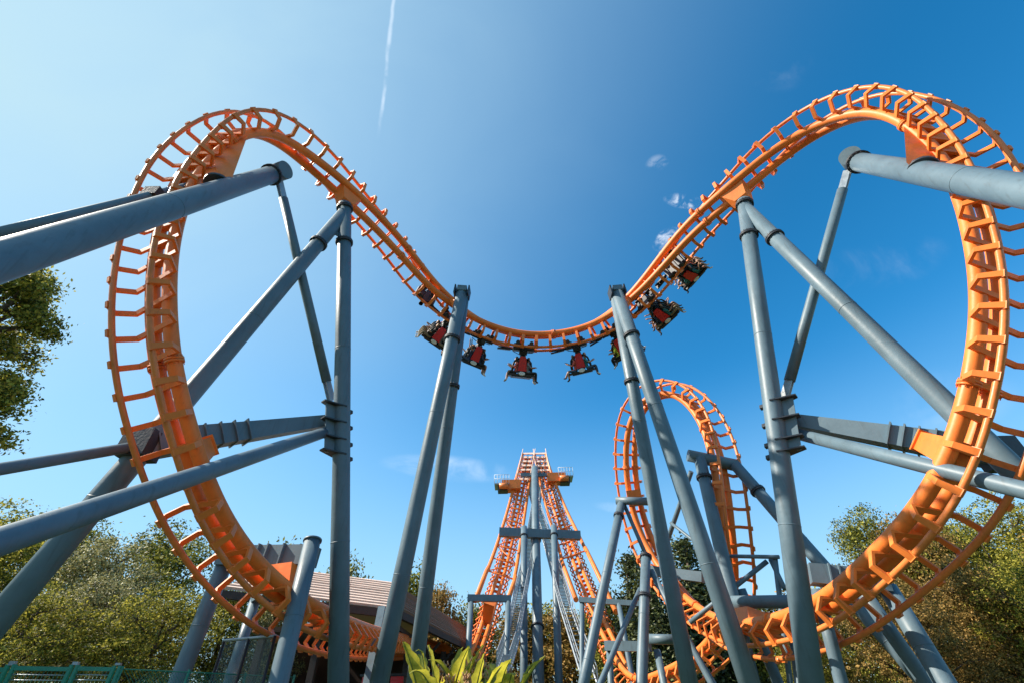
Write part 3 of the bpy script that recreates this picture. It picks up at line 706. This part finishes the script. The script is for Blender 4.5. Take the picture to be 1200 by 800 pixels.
def car_meshes():
    # local frame: X along track, Y sideways, Z = towards the spine; rails plane at z=0
    d = {}
    b = MB(); b.box((0, 0, -.10), (.55, 0, 0), (0, .30, 0), (0, 0, .07)); b.box((0, 0, -.02), (.12, 0, 0), (0, .50, 0), (0, 0, .05))
    for s in (1, -1): b.box((s * .42, 0, .0), (.06, 0, 0), (0, .52, 0), (0, 0, .05))
    b.box((0, 0, -.24), (.2, 0, 0), (0, .16, 0), (0, 0, .12))
    for s in (1, -1):
        for q in (1, -1): b.box((s * .34, q * .44, .02), (.18, 0, 0), (0, .035, 0), (0, 0, .13))
    b.tube([(-.5, .18, -.2), (-.2, .3, -.3), (.15, .25, -.22), (.5, .1, -.2)], .018, 5)
    d['bogie'] = b.mesh('bogie', M['dark'])
    w = MB(); w.cyl((0, -.05, 0), (0, .05, 0), .105, 18); w.cyl((0, -.056, 0), (0, .056, 0), .04, 10); d['wheel'] = w.mesh('wheel', M['tyre'])
    h = MB(); h.tube([(0, 0, -.30), (0, 0, -.62)], [.13, .17], 12); h.box((0, 0, -.62), (.2, 0, 0), (0, .34, 0), (0, 0, .06)); d['hanger'] = h.mesh('hanger', M['dark'])
    bar = MB(); bar.cyl((-1.30, 0, -.02), (-.5, 0, -.12), .05, 8); bar.box((-1.0, 0, -.15), (.34, 0, 0), (0, .14, 0), (0, 0, .035)); d['coupler'] = bar.mesh('coupling_bar', M['black'])
    p = MB()
    p.hexa([(-.22, .0, -1.24), (.22, .0, -1.24), (.22, .05, -1.24), (-.22, .05, -1.24), (-.17, -.02, -.60), (.17, -.02, -.60), (.17, .03, -.60), (-.17, .03, -.60)])
    p.hexa([(-.17, -.02, -.598), (.17, -.02, -.598), (.17, .03, -.598), (-.17, .03, -.598), (-.12, -.02, -.50), (.12, -.02, -.50), (.12, .03, -.50), (-.12, .03, -.50)])
    d['panel'] = p.mesh('seat_shell', M['red'])
    o = MB(); c = V((0, 0, -1.36)); i = o.ring(c + V((0, .03, 0)), V((1, 0, 0)), V((0, 0, 1)), .17, 16, .10); j = o.ring(c + V((0, .06, 0)), V((1, 0, 0)), V((0, 0, 1)), .14, 16, .08)
    for k in range(16): o.f.append((i + k, i + (k + 1) % 16, j + (k + 1) % 16, j + k)); o.sm.append(True)
    o.f.append(tuple(j + k for k in range(16))); o.sm.append(False); d['oval'] = o.mesh('shell_cap', M['white'])
    f = MB(); f.box((0, 0, -1.50), (.50, 0, 0), (0, .46, 0), (0, 0, .035)); f.box((0, 0, -1.43), (.42, 0, 0), (0, .44, 0), (0, 0, .05)); d['floor'] = f.mesh('seat_pan_frame', M['black'])
    s = MB()   # a seat facing +X at origin of hips
    s.box((.16, 0, -.13), (.24, 0, 0), (0, .21, 0), (0, 0, .05)); s.hexa([(-.2, -.21, -.1), (-.11, -.21, -.1), (-.11, .21, -.1), (-.2, .21, -.1), (-.24, -.19, .62), (-.15, -.19, .62), (-.15, .19, .62), (-.24, .19, .62)])
    s.hexa([(-.24, -.13, .62), (-.14, -.13, .62), (-.14, .13, .62), (-.24, .13, .62), (-.24, -.10, .86), (-.15, -.10, .86), (-.15, .10, .86), (-.24, .10, .86)])
    d['seat'] = s.mesh('seat', M['black'])
    r = MB()
    for q in (1, -1): r.tube([(-.18, q * .13, .66), (-.02, q * .15, .70), (.14, q * .15, .52), (.20, q * .12, .22), (.20, q * .05, .05)], .042, 8)
    r.box((.2, 0, .12), (.05, 0, 0), (0, .12, 0), (0, 0, .1)); d['restraint'] = r.mesh('restraint', M['black'])
    return d
CM = car_meshes()
def frame_at(fr, px, py):
    """track station nearest to a surveyed direction of the rail line"""
    d = pdir(px, py)
    return min(range(len(fr)), key=lambda i: 1 - (fr[i][0] - fr[i][2] * NN - CAM).normalized().dot(d))
def mat_from(o, x, y, z): return Matrix(((x.x, y.x, z.x, o.x), (x.y, y.y, z.y, o.y), (x.z, y.z, z.z, o.z), (0, 0, 0, 1)))
rid = 0
person_desc = [['with both arms resting on the restraint', 'with both arms raised', 'with arms folded over the restraint', 'with legs kicked straight out']]
cn = ['black', 'navy', 'coral', 'grey', 'white', 'lime', 'teal']
def place_car(i, label, where, riders=True, faces=None):
    global rid
    p, t, n, b = cobra[i]; o = p - n * NN
    # local Y sideways must face the station-side consistently
    mw = mat_from(o, t, n.cross(t).normalized(), n)
    root = thing('coaster_car', o, label, 'coaster car', 'suspended cars of the coaster train', mw)
    link('bogie', CM['bogie'], root).matrix_parent_inverse = Matrix()
    for sx in (.34, -.34, .16, -.16):
        for sy in (1, -1):
            inner = abs(sx) < .2
            w = link('wheel', CM['wheel'], root, Matrix.Translation((sx * (1 if not inner else 0.0) + (0.0), sy * (GA - (.0 if not inner else .0)), (.175 if not inner else -.175))))
            w.matrix_parent_inverse = Matrix()
    if not riders: return root
    def ch(name, key, m=Matrix()):
        q = link(name, CM[key], root, m); q.matrix_parent_inverse = Matrix(); return q
    ch('hanger', 'hanger'); ch('seat_frame', 'floor')
    if i > 0 and riders != 'last': ch('coupling_bar', 'coupler')
    R180 = Matrix.Rotation(math.pi, 4, 'Z')
    ch('side_shell', 'panel', Matrix.Translation((0, .46, 0))); ch('side_shell', 'panel', R180 @ Matrix.Translation((0, .46, 0)))
    ch('shell_cap', 'oval', Matrix.Translation((0, .47, 0))); ch('shell_cap', 'oval', R180 @ Matrix.Translation((0, .47, 0)))
    for f in (1, -1):
        for s in (1, -1):
            H = Matrix.Translation((.28 * f, .27 * s, -1.30)) @ (Matrix() if f > 0 else R180)
            ch('seat', 'seat', H); ch('restraint', 'restraint', H)
            k = random.choice((0, 0, 3, 2, 0, 1, 3)); ci = random.choice([0, 0, 1, 1, 3, 3, 6, 2, 4]); 
            if where == 'behind the right pair of columns': ci = 5
            body = mw @ H @ Matrix.Rotation(-math.pi / 2, 4, 'Z')
            dirn = 'leftward' if f < 0 else 'rightward'; row = 'near' if s < 0 else 'far'
            pr = thing('person', body.translation, '%s-topped rider facing %s, %s seat of %s' % (cn[ci], dirn, row, where), 'person', 'riders hanging from the coaster train', body)
            me = PM[k]; q = link('body', me, pr); q.matrix_parent_inverse = Matrix(); 
            sk = random.choice((skin1, skin2)); mats = [sk, cloths[ci], random.choice((denim, khaki, blackc, blackc)), random.choice((hair1, hair1, hair2)), random.choice((shoe, shoe, shoew))]
            for j, m in enumerate(mats): q.material_slots[j].link = 'OBJECT'; q.material_slots[j].material = m
            q['label'] = None; del q['label']
            rid += 1
    return root
cars = [((497, 345), 'bare lead bogie at the upper left end of the train', 'lead', False),
        ((528, 371), 'car tilted left at the left pair of columns', 'the car tilted at the left pair of columns', True),
        ((566, 396), 'slightly tilted car just right of the left pair of columns', 'the car just right of the left columns', True),
        ((616, 407), 'level car at the lowest point of the dip, left of two', 'the level car left of centre', True),
        ((672, 404), 'level car right of the lowest point of the dip', 'the level car right of centre', True),
        ((716, 387), 'car mostly hidden by the right pair of columns', 'behind the right pair of columns', True),
        ((757, 352), 'car climbing steeply just right of the right pair of columns', 'the climbing car right of the columns', True),
        ((793, 311), 'last car highest on the right slope of the dip', 'the highest car on the right', True)]
for (px, py), lab, where, rd in cars:
    place_car(frame_at(cobra, px, py), lab, where, rd)

# ------------------------------------------------------------------ station
EA, EB, EC = P(262, 689, 19.5), P(470, 714, 21.6), P(563, 762, 35.4)
st = thing('station_building', V((-9, 30, 0)), 'open coaster station with a pale planked hipped roof behind the left columns', 'building')
def slope_planks(e0, e1, i0, i1, rows, mat, cols):
    for r in range(rows):
        for c in range(cols):
            u0, u1 = r / rows, (r + 1) / rows; s0, s1 = c / cols + (.0), (c + 1) / cols - .0015
            def q(s, u): return e0.lerp(e1, s).lerp(i0.lerp(i1, s), u)
            up = (e1 - e0).cross(i0 - e0).normalized()
            if up.z < 0: up = -up
            j = random.uniform(-.008, .012)
            a, b, c2, d = q(s0, u0), q(s1, u0), q(s1, u1 + .02), q(s0, u1 + .02); h = up * (.10 + j)
            MB().hexa([a - up * .02, b - up * .02, c2 - up * .05, d - up * .05, a + h, b + h, c2 + h * .15, d + h * .15]).build('roof_plank', M[mat], st)
TA, TB, TC = P(318, 664, 25.0), P(459, 682, 25.8), P(570, 749, 40.0)
slope_planks(EA, EB, TA, TB, 11, 'plank', 3)
slope_planks(EB, EC, TB, TC, 11, 'plank_shade', 4)
up = MB(); up.face([TA, TB, TC, V((-12, 44, 7.2))]); up.build('roof_top', M['plank_shade'], st)
for a, b in ((EA, EB), (EB, EC)):
    MB().beam(a + V((0, 0, -.22)), b + V((0, 0, -.22)), .22, .3).build('fascia', M['timber'], st)
MB().aabb((-12.3, 25.2, 4.75), (-5.7, 40, 4.95)).build('ceiling', M['timber'], st)
for k in range(6):
    a = EB.lerp(EC, k / 5 * .95 + .03) + V((-.9, .3, -.5)); MB().beam(V((a.x, a.y, 0)), V((a.x, a.y, 4.8)), .3, .3, up=(0, 1, 0)).build('post', M['timber'], st)
    MB().beam(V((a.x, a.y, 4.2)), V((a.x + .7, a.y, 4.95)), .12, .14).build('knee_brace', M['timber'], st)
for x in (-11.8, -9.2, -6.6): MB().beam((x, 24.8, 0), (x, 24.8, 4.8), .28, .28, up=(0, 1, 0)).build('post', M['timber'], st)
MB().aabb((-13, 39, 0), (-4, 39.3, 5)).build('rear_wall', M['wall'], st)
MB().aabb((-13.1, 30, 0), (-12.9, 39, 5)).build('side_wall', M['wall'], st)
MB().aabb((-12.5, 25.5, 0), (-9.2, 38.5, 1.5)).build('platform', M['concrete'], st)
pc = thing('station_column', P(447, 716, 17), 'blue steel box column standing under the station roof edge', 'column')
a = P(448, 712, 19.6); b = to_ground(a, P(431, 800, 17), .0); MB().beam(a, b, .3, .3, up=(0, 1, 0)).build('shaft', M['blue'], pc)
MB().beam(b, b + V((0, 0, .1)), .6, .6, up=(0, 1, 0)).build('base_plate', M['dark'], pc)
# queue railings with red infill in front of the platform
for k, (x0, x1, y) in enumerate(((-8.8, -6.4, 20.5), (-6.2, -3.6, 22.5), (-3.4, -1.6, 26))):
    rl = thing('queue_railing', (x0, y, 0), ['black queue railing left of the station column', 'black queue railing between the left pair of columns', 'black queue railing beside the banana plants'][k], 'railing', 'railings of the station queue')
    for h in (.5, 1.9, 2.2): MB().cyl((x0, y, h), (x1, y, h), .035, 6).build('rail', M['black'], rl)
    n = int((x1 - x0) / .2)
    for j in range(n + 1):
        x = x0 + (x1 - x0) * j / n; MB().cyl((x, y, 0), (x, y, 2.2), .03 if j % 6 else .05, 6).build('baluster', M['black'], rl)
sg = thing('red_barrier', (-5, 24.5, 0), 'red panelled barrier under the station roof', 'barrier')
for k in range(7):
    x = -6.8 + k * .62; MB().aabb((x, 24.4, 1.7), (x + .56, 24.48, 2.9)).build('panel', M['red'] if k % 2 == 0 else M['wall'], sg)
MB().aabb((-6.9, 24.35, 2.92), (-2.4, 24.53, 3.0)).build('top_rail', M['black'], sg)

# glass screen gate left of the portal post
gs = thing('glass_screen', P(318, 752, 11.5), 'tall clear glass screen in a dark frame beside the leaning portal post', 'screen')
ga, gb = P(263, 750, 12.2), P(321, 750, 11.6); gb.z = ga.z
for q in (ga, gb, ga.lerp(gb, .5)): MB().cyl((q.x, q.y, 0), q, .04, 8).build('post', M['black'], gs)
for h in (0, -1.25): MB().cyl(ga + V((0, 0, h)), gb + V((0, 0, h)), .035, 8).build('rail', M['galv'] if h == 0 else M['black'], gs)
for k in range(2):
    q0, q1 = ga.lerp(gb, k / 2 + .04), ga.lerp(gb, k / 2 + .46); MB().hexa([q0 + V((0, 0, -1.2)), q1 + V((0, 0, -1.2)), q1 + V((0, .012, -1.2)), q0 + V((0, .012, -1.2)), q0 + V((0, 0, -.05)), q1 + V((0, 0, -.05)), q1 + V((0, .012, -.05)), q0 + V((0, .012, -.05))]).build('pane', M['glass'], gs)
# green fence
def fence_panel(a, b, h, label, wires=12):
    root = thing('fence_panel', a, label, 'fence', 'green steel fence along the lower left')
    d = (b - a).normalized(); L = (b - a).length
    for q in (a, b):
        for o in (-.05, .05): MB().box(q + d * o + V((0, 0, h / 2 + .02)), d * .025, V((0, .03, 0)), V((0, 0, h / 2 + .04))).build('post', M['green'], root)
        MB().box(q + V((0, 0, h + .09)), d * .045, V((0, .03, 0)), V((0, 0, .02))).build('cap', M['galv'], root)
    for z in (.1, h): MB().box(a.lerp(b, .5) + V((0, 0, z)), d * (L / 2 - .08), V((0, .025, 0)), V((0, 0, .035))).build('rail', M['green'], root)
    for k in range(wires):
        z = h - .10 - k * .085
        if z > .15: MB().cyl(a + V((0, 0, z)) + d * .08, b + V((0, 0, z)) - d * .08, .010, 5).build('wire', M['galv'], root)
    vm_ = MB(); n = int(L / .06)
    for k in range(1, n): vm_.cyl(a + d * (L * k / n) + V((0, -.01, .1)), a + d * (L * k / n) + V((0, -.01, h)), .004, 3)
    tag(vm_.build('mesh_wire', M['green'], root), kind='stuff')
f0 = P(-60, 779, 8.5); f1 = P(14, 778.5, 8.9); f2 = P(88, 779, 9.3); f3 = P(137, 782, 9.6)
hh = 1.95
def gp(p): return V((p.x, p.y, 0))
for k, (a, b, lab) in enumerate(((f0, f1, 'green fence panel at the left edge of the picture'), (f1, f2, 'wide green fence panel of horizontal wires, lower left'), (f2, f3, 'narrow green fence panel between two capped posts'))):
    fence_panel(gp(a), gp(b), a.z - .05, lab)
cf = thing('mesh_fence', gp(P(141, 787, 10)), 'low green chain mesh fence running towards the portal post', 'fence')
a, b = gp(P(141, 787, 9.8)), gp(P(345, 792, 12.5)); H = P(141, 783, 9.8).z; d = (b - a).normalized(); L = (b - a).length
mb = MB(); n = int(L / .07)
for k in range(n):
    for sgn in (1, -1):
        x0 = L * k / n; x1 = x0 + sgn * .6
        if 0 <= x1 <= L: mb.cyl(a + d * x0 + V((0, 0, H - .6)), a + d * x1 + V((0, 0, H)), .0045, 3)
tag(mb.build('mesh_wire', M['green'], cf), kind='stuff')
for k in range(4): q = a.lerp(b, k / 3); MB().cyl(q, q + V((0, 0, H + .05)), .03, 8).build('post', M['green'], cf)
MB().cyl(a + V((0, 0, H)), b + V((0, 0, H)), .012, 6).build('top_wire', M['green'], cf)

# ------------------------------------------------------------------ trees
def crown_mesh(name, mat, blobs, nleaf, leaf, seed, trunk_pts=None, clump=26):
    rnd = random.Random(seed); vs = []; fs = []
    tw_ = sum(b[3] for b in blobs)
    ncl = nleaf // clump
    for c in range(ncl):
        q = rnd.random() * tw_
        for b in blobs:
            q -= b[3]
            if q <= 0: break
        while True:
            d = V((rnd.gauss(0, 1), rnd.gauss(0, 1), rnd.gauss(0, 1))); 
            if d.length > .01: break
        d.normalize(); rr = rnd.random() ** .38
        cen = V((b[0][0] + d.x * b[1] * rr, b[0][1] + d.y * b[1] * rr, b[0][2] + d.z * b[2] * rr))
        cs = leaf * rnd.uniform(1.6, 3.4)
        for k in range(clump):
            p = cen + V((rnd.gauss(0, cs), rnd.gauss(0, cs), rnd.gauss(0, cs * .6)))
            nrm = (d * .6 + V((rnd.gauss(0, 1), rnd.gauss(0, 1), rnd.gauss(0, 1) + .3))).normalized()
            x, y = perp(nrm); a = rnd.random() * 6.28; x2 = x * math.cos(a) + y * math.sin(a); y2 = nrm.cross(x2); s = leaf * rnd.uniform(.6, 1.2)
            i = len(vs); vs += [p - x2 * s, p - y2 * s * .5 + nrm * s * .08, p + x2 * s, p + y2 * s * .5 + nrm * s * .08]; fs.append((i, i + 1, i + 2, i + 3))
    me = bpy.data.meshes.new(name); me.from_pydata([tuple(v) for v in vs], [], fs); me.materials.append(M[mat]); me.update(); return me
def trunk_mesh(h, r, blobs, seed):
    rnd = random.Random(seed); mb = MB(); pts = [V((0, 0, -.3))]; x = y = 0
    for k in range(1, 7): x += rnd.uniform(-.25, .25) * h * .05; y += rnd.uniform(-.25, .25) * h * .05; pts.append(V((x, y, h * k / 6)))
    mb.tube(pts, [r * (1 - .13 * k) for k in range(7)], 9)
    for b in blobs:
        z0 = min(h * .92, max(h * .2, b[0][2] - b[2] * .9)); s = V((0, 0, z0)); k = min(5, int(z0 / h * 6)); s = pts[k].lerp(pts[k + 1], z0 / h * 6 - k)
        e = V(b[0]); m = s.lerp(e, .5) + V((rnd.uniform(-.3, .3), rnd.uniform(-.3, .3), -.2)); mb.tube([s, m, e], [r * .45, r * .3, r * .1], 6)
        for _ in range(4):
            d = V((rnd.gauss(0, 1), rnd.gauss(0, 1), rnd.gauss(.2, .7))).normalized(); e2 = e + V((d.x * b[1], d.y * b[1], d.z * b[2])) * .9
            mb.tube([m.lerp(e, .5), m.lerp(e2, .6) + V((0, 0, .1)), e2], [r * .18, r * .1, r * .03], 5)
    return mb.mesh('trunk', M['bark'])
def broad_blobs(seed, R, h0, h1, n):
    rnd = random.Random(seed); out = []
    for k in range(n):
        u = (k + .5) / n; z = h0 + (h1 - h0) * u; w = math.sin(math.pi * (.18 + .74 * u)) ** .7 * R
        a = k * 2.4 + rnd.uniform(-.4, .4); q = w * rnd.uniform(.3, .72) * (0 if k == n - 1 else 1)
        s = R * rnd.uniform(.30, .48); out.append(((math.cos(a) * q, math.sin(a) * q, z), s, s * rnd.uniform(.6, .95), s ** 2))
    return out
TV = {}
def tree_kind(key, mat, R, h0, h1, n, nleaf, leaf, seed, r):
    b = broad_blobs(seed, R, h0, h1, n); TV[key] = (crown_mesh('crown', mat, b, nleaf, leaf, seed), trunk_mesh(h1 * .9, r, b, seed))
tree_kind('olive', 'leafA', 4.2, 2.0, 9.6, 16, 30000, .085, 3, .25)
tree_kind('dark', 'leafB', 3.8, 2.6, 9.8, 15, 26000, .085, 5, .25)
tree_kind('bronze', 'leafC', 4.0, 2.2, 9.6, 16, 28000, .085, 9, .24)
tree_kind('willow', 'leafD', 3.6, 1.2, 9.4, 16, 30000, .08, 12, .22)
tree_kind('far', 'leafA', 4.2, 1.8, 9.6, 13, 9000, .17, 21, .25)
tree_kind('farbronze', 'leafC', 4.2, 1.8, 9.6, 13, 9000, .17, 23, .25)
tree_kind('fardark', 'leafB', 3.9, 1.8, 9.7, 13, 9000, .17, 25, .25)
bb = []
for k in range(13):
    u = k / 12; bb.append(((.3 * math.sin(k * 2.1) * (1 - u), .3 * math.cos(k * 2.1) * (1 - u), 1.2 + 8.6 * u), max(.22, 2.2 * (1 - u) ** .85), .55, max(.25, (1 - u))))
    if k < 10:
        for s in range(3): a = k * 1.3 + s * 2.1; q = 1.7 * (1 - u); bb.append(((math.cos(a) * q, math.sin(a) * q, 1.1 + 8.6 * u), .7 * (1 - u) + .15, .3, .35 * (1 - u)))
TV['conifer'] = (crown_mesh('crown', 'leafE', bb, 26000, .13, 31, clump=16), trunk_mesh(9.8, .2, [], 31))
def plant_tree(kind, top, wid, depth_ratio, label, group, rot=0, name='tree'):
    """top: world point of the tree top; meshes are ~10 m high"""
    base = V((top.x, top.y, 0)); sc = top.z / 10.4; root = thing(name, base, label, 'tree', group)
    m = Matrix.Translation(base) @ Matrix.Rotation(rot, 4, 'Z') @ Matrix.Diagonal((sc * wid, sc * wid * depth_ratio, sc, 1))
    for nm, me in (('crown', TV[kind][0]), ('trunk', TV[kind][1])):
        o = link(nm, me, root); o.matrix_parent_inverse = Matrix.Translation(-base); o.matrix_basis = m
    return root
def T3(px, py, Y):
    d = P(px, py, 1) - CAM; return CAM + d * (Y / d.y)
TR = [
 # left bank
 ('olive', (20, 598), 27, 1.15, 'olive green tree at the far left behind the green fence', 0),
 ('dark', (92, 606), 33, 1.1, 'darker leafy tree rising behind the far left thicket', 1.1),
 ('willow', (150, 626), 27, 1.2, 'grey-green tree in the middle of the left thicket', 2.0),
 ('dark', (212, 618), 32, 1.1, 'dark green tree behind the lower left arch track', 2.9),
 ('olive', (60, 690), 18.5, 1.2, 'low yellow-green bushy tree just behind the green fence', .6),
 ('willow', (130, 668), 21, 1.15, 'pale willowy tree left of the leaning portal leg', 3.6),
 ('olive', (205, 690), 21, 1.2, 'bushy yellow-green tree behind the portal leg', 4.4),
 ('dark', (278, 676), 29, 1.1, 'dark tree seen under the left arch track', 5.0),
 ('dark', (-70, 610), 24, 1.3, 'dark tree cut off by the left edge of the picture', 5.3),
 ('willow', (330, 700), 30, 1.0, 'grey-green tree behind the glass screen', .2),
 # behind the station and around the lift hills
 ('fardark', (345, 640), 48, .8, 'dark tree top peeking over the ribbed portal beam', .7),
 ('fardark', (412, 655), 50, .7, 'dark tree top just left of the main left column', 1.7),
 ('fardark', (492, 664), 52, .8, 'dark tree between the left pair of columns', 2.7),
 ('farbronze', (521, 684), 48, .75, 'bronze tree right of the left pair of columns', 3.1),
 ('fardark', (556, 702), 50, .9, 'dark tree behind the goalpost frame of the left hill', 3.9),
 ('farbronze', (600, 712), 62, 1.2, 'bronze-green tree between the left hill and the mast', .4),
 ('far', (636, 705), 64, 1.2, 'green tree behind the thick central mast', 1.4),
 ('farbronze', (662, 712), 60, 1.3, 'bronze-green tree right of the central mast', 2.4),
 ('far', (692, 716), 62, 1.2, 'green tree at the foot of the right hill', 3.4),
 ('fardark', (708, 690), 52, .9, 'dark tree left of the conifers', 4.4),
 ('conifer', (737, 648), 40, 1.3, 'dark conifer left of the slanted twin columns', .3),
 ('conifer', (757, 668), 38, 1.4, 'shorter conifer right beside the upright loop column', 3.3),
 ('conifer', (797, 630), 40, 1.35, 'pointed conifer seen between the slanted twin columns', 1.3),
 ('fardark', (822, 682), 42, 1.1, 'dark tree low between the slanted columns and the loop', 5.4),
 ('far', (870, 705), 40, 1.1, 'green tree under the rear loop', .9),
 # right bank
 ('farbronze', (925, 690), 40, 1.0, 'bronze tree behind the rightmost loop column', 1.9),
 ('dark', (1004, 598), 33, .85, 'dark green tree with high crown inside the right arch', 2.2),
 ('bronze', (1048, 612), 31, .9, 'bronze autumn tree beside the high green crown', 3.3),
 ('dark', (1105, 605), 32, 1.0, 'dark tree behind the lower right arch track', .5),
 ('bronze', (1010, 668), 25, 1.0, 'low bronze tree inside the foot of the right arch', 4.1),
 ('olive', (1168, 588), 28, 1.0, 'olive tree at the right edge of the picture', 4.8),
 ('bronze', (1120, 660), 21, 1.1, 'orange-brown bushy tree below the right arch track', .9),
 ('olive', (1190, 650), 19, 1.1, 'yellow-green bushy tree in the lower right corner', 2.1),
 ('bronze', (1060, 700), 21, 1.1, 'low brown bush tree between the crossed right legs', 5.9),
 ('bronze', (1250, 600), 24, 1.2, 'bronze tree cut off by the right edge of the picture', 1.2),
 ('far', (985, 690), 44, 1.3, 'green tree far behind the crossed right legs', 2.0),
 ('farbronze', (1080, 660), 46, 1.3, 'bronze tree far behind the right bank', 3.0),
 ('far', (1150, 640), 48, 1.3, 'green tree far behind the right edge trees', 4.0),
 ('fardark', (905, 722), 50, 1.4, 'dark low tree far behind the steel pipe', 5.0),
 ('far', (835, 730), 55, 1.4, 'low green tree far behind the slanted columns', 1.0),
 ('far', (765, 735), 55, 1.4, 'low green tree far behind the upright loop column', 2.2),
 ('fardark', (460, 705), 60, 1.3, 'dark tree far behind the station roof', 2.6),
 ('olive', (940, 740), 27, 1.1, 'low green tree under the round steel pipe', 3.0),
]
for kind, (px, py), Y, w, lab, rot in TR:
    plant_tree(kind, T3(px, py, Y), w, 1.0, lab, 'trees around the ride', rot, 'conifer_tree' if kind == 'conifer' else 'tree')
# tall tree on the left, near
TV['tall'] = None
b = broad_blobs(44, 3.8, 5.6, 17.0, 44); b = [((x, y, z), s * .52, t * .5, w) for ((x, y, z), s, t, w) in b]
tt = thing('tree', (-21.6, 13.6, 0), 'tall leafy tree at the left edge behind the raking tubes', 'tree')
for nm, me in (('crown', crown_mesh('crown', 'leafA', b, 50000, .09, 45)), ('trunk', trunk_mesh(15.5, .38, b, 44))):
    o = link(nm, me, tt); o.matrix_basis = Matrix.Translation((-21.6, 13.6, 0))

# ------------------------------------------------------------------ banana plants in the foreground
def big_leaf(base, tipdir, length, width, droop, root, seed):
    rnd = random.Random(seed); mb = MB(); n = 12; d = V(tipdir).normalized(); side = d.cross(V((0, 0, 1))); side.normalize()
    side = (side + V((rnd.uniform(-.4, .4), rnd.uniform(-.4, .4), rnd.uniform(-.3, .3)))).normalized(); side = (side - d * side.dot(d)).normalized()
    p = V(base); rows = []; up = side.cross(d)
    for k in range(n + 1):
        u = k / n; w = width * (math.sin(math.pi * min(1, u * .93 + .05)) ** .65) * (1 - .35 * u)
        wv = .035 * math.sin(k * 2.1 + seed) * width * 3; w *= 1 - (.28 if rnd.random() < .3 else rnd.uniform(0, .08))
        rows.append((p - side * w + up * (w * .35 + wv), p - side * w * .5 + up * (w * .10 - wv * .5), p.copy(), p + side * w * .5 + up * (w * .10 + wv * .5), p + side * w + up * (w * .35 - wv)))
        dd = (d + V((0, 0, -droop * u * u))).normalized(); p = p + dd * (length / n)
    i0 = len(mb.v)
    for r in rows: mb.v += list(r)
    for k in range(n):
        for j in range(4): a = i0 + k * 5 + j; mb.f.append((a, a + 1, a + 6, a + 5)); mb.sm.append(True)
    o = mb.build('leaf', M['banana'], root)
    MB().tube([r[2] - up * .01 for r in rows], [.014 * (1 - k / 16) for k in range(n + 1)], 5).build('midrib', M['stem'], o)
def banana(px, pytop, depth, label, n, seed, spread=.62):
    rnd = random.Random(seed); top = P(px, pytop, depth); base = V((top.x, top.y, 0)); root = thing('broadleaf_plant', base, label, 'plant', 'broad-leaved plants in front of the station')
    for k in range(n):
        a = 2 * math.pi * k / n + rnd.uniform(-.4, .4); lean = rnd.uniform(.15, spread); hh_ = top.z * rnd.uniform(.64, .80)
        q = base + V((math.cos(a) * .12, math.sin(a) * .12, 0)); s = base + V((math.cos(a) * (.12 + lean * .35), math.sin(a) * (.12 + lean * .35), hh_))
        MB().tube([q, q.lerp(s, .5) + V((0, 0, .05)), s], [.035, .026, .016], 6).build('stem', M['stem'], root)
        ln = (top.z - hh_) * rnd.uniform(.85, 1.1) + .05
        big_leaf(s, (math.cos(a) * lean * 1.1, math.sin(a) * lean * 1.1, 1), ln, ln * rnd.uniform(.16, .22), rnd.uniform(.3, 1.4), root, seed * 31 + k)
        big_leaf(q.lerp(s, .8), (math.cos(a + 1) * .9, math.sin(a + 1) * .9, .8), ln * .9, ln * .2, rnd.uniform(.6, 1.6), root, seed * 37 + k)
        big_leaf(q.lerp(s, .9), (math.cos(a + 2.2) * .6, math.sin(a + 2.2) * .6, 1), ln * .75, ln * .17, rnd.uniform(.2, .9), root, seed * 41 + k)
    for k in range(2):
        q = base + V((rnd.uniform(-.15, .15), rnd.uniform(-.15, .15), 0)); e = V((q.x, q.y, top.z * rnd.uniform(.84, .93))); MB().tube([q, e], [.015, .01], 5).build('flower_stalk', M['stem'], root)
        f = MB()
        for j in range(26): c = e + V((rnd.gauss(0, .05), rnd.gauss(0, .05), -abs(rnd.gauss(0, .10)))); f.tube([c, c + V((rnd.uniform(-.03, .03), rnd.uniform(-.03, .03), .05))], [.014, .006], 5)
        tag(f.build('flower_head', M['flower'], root), kind='stuff')
banana(518, 754, 6.4, 'broad-leaved yellow-green plant touching the right leg of the left column pair', 6, 3)
banana(540, 762, 6.0, 'lower broad-leaved plant with withered flower heads in the middle of the bed', 6, 5)
banana(566, 757, 6.3, 'broad-leaved plant with one tall upright leaf in the bed', 5, 8)
banana(586, 768, 6.8, 'small broad-leaved plant at the right end of the bed', 5, 11)
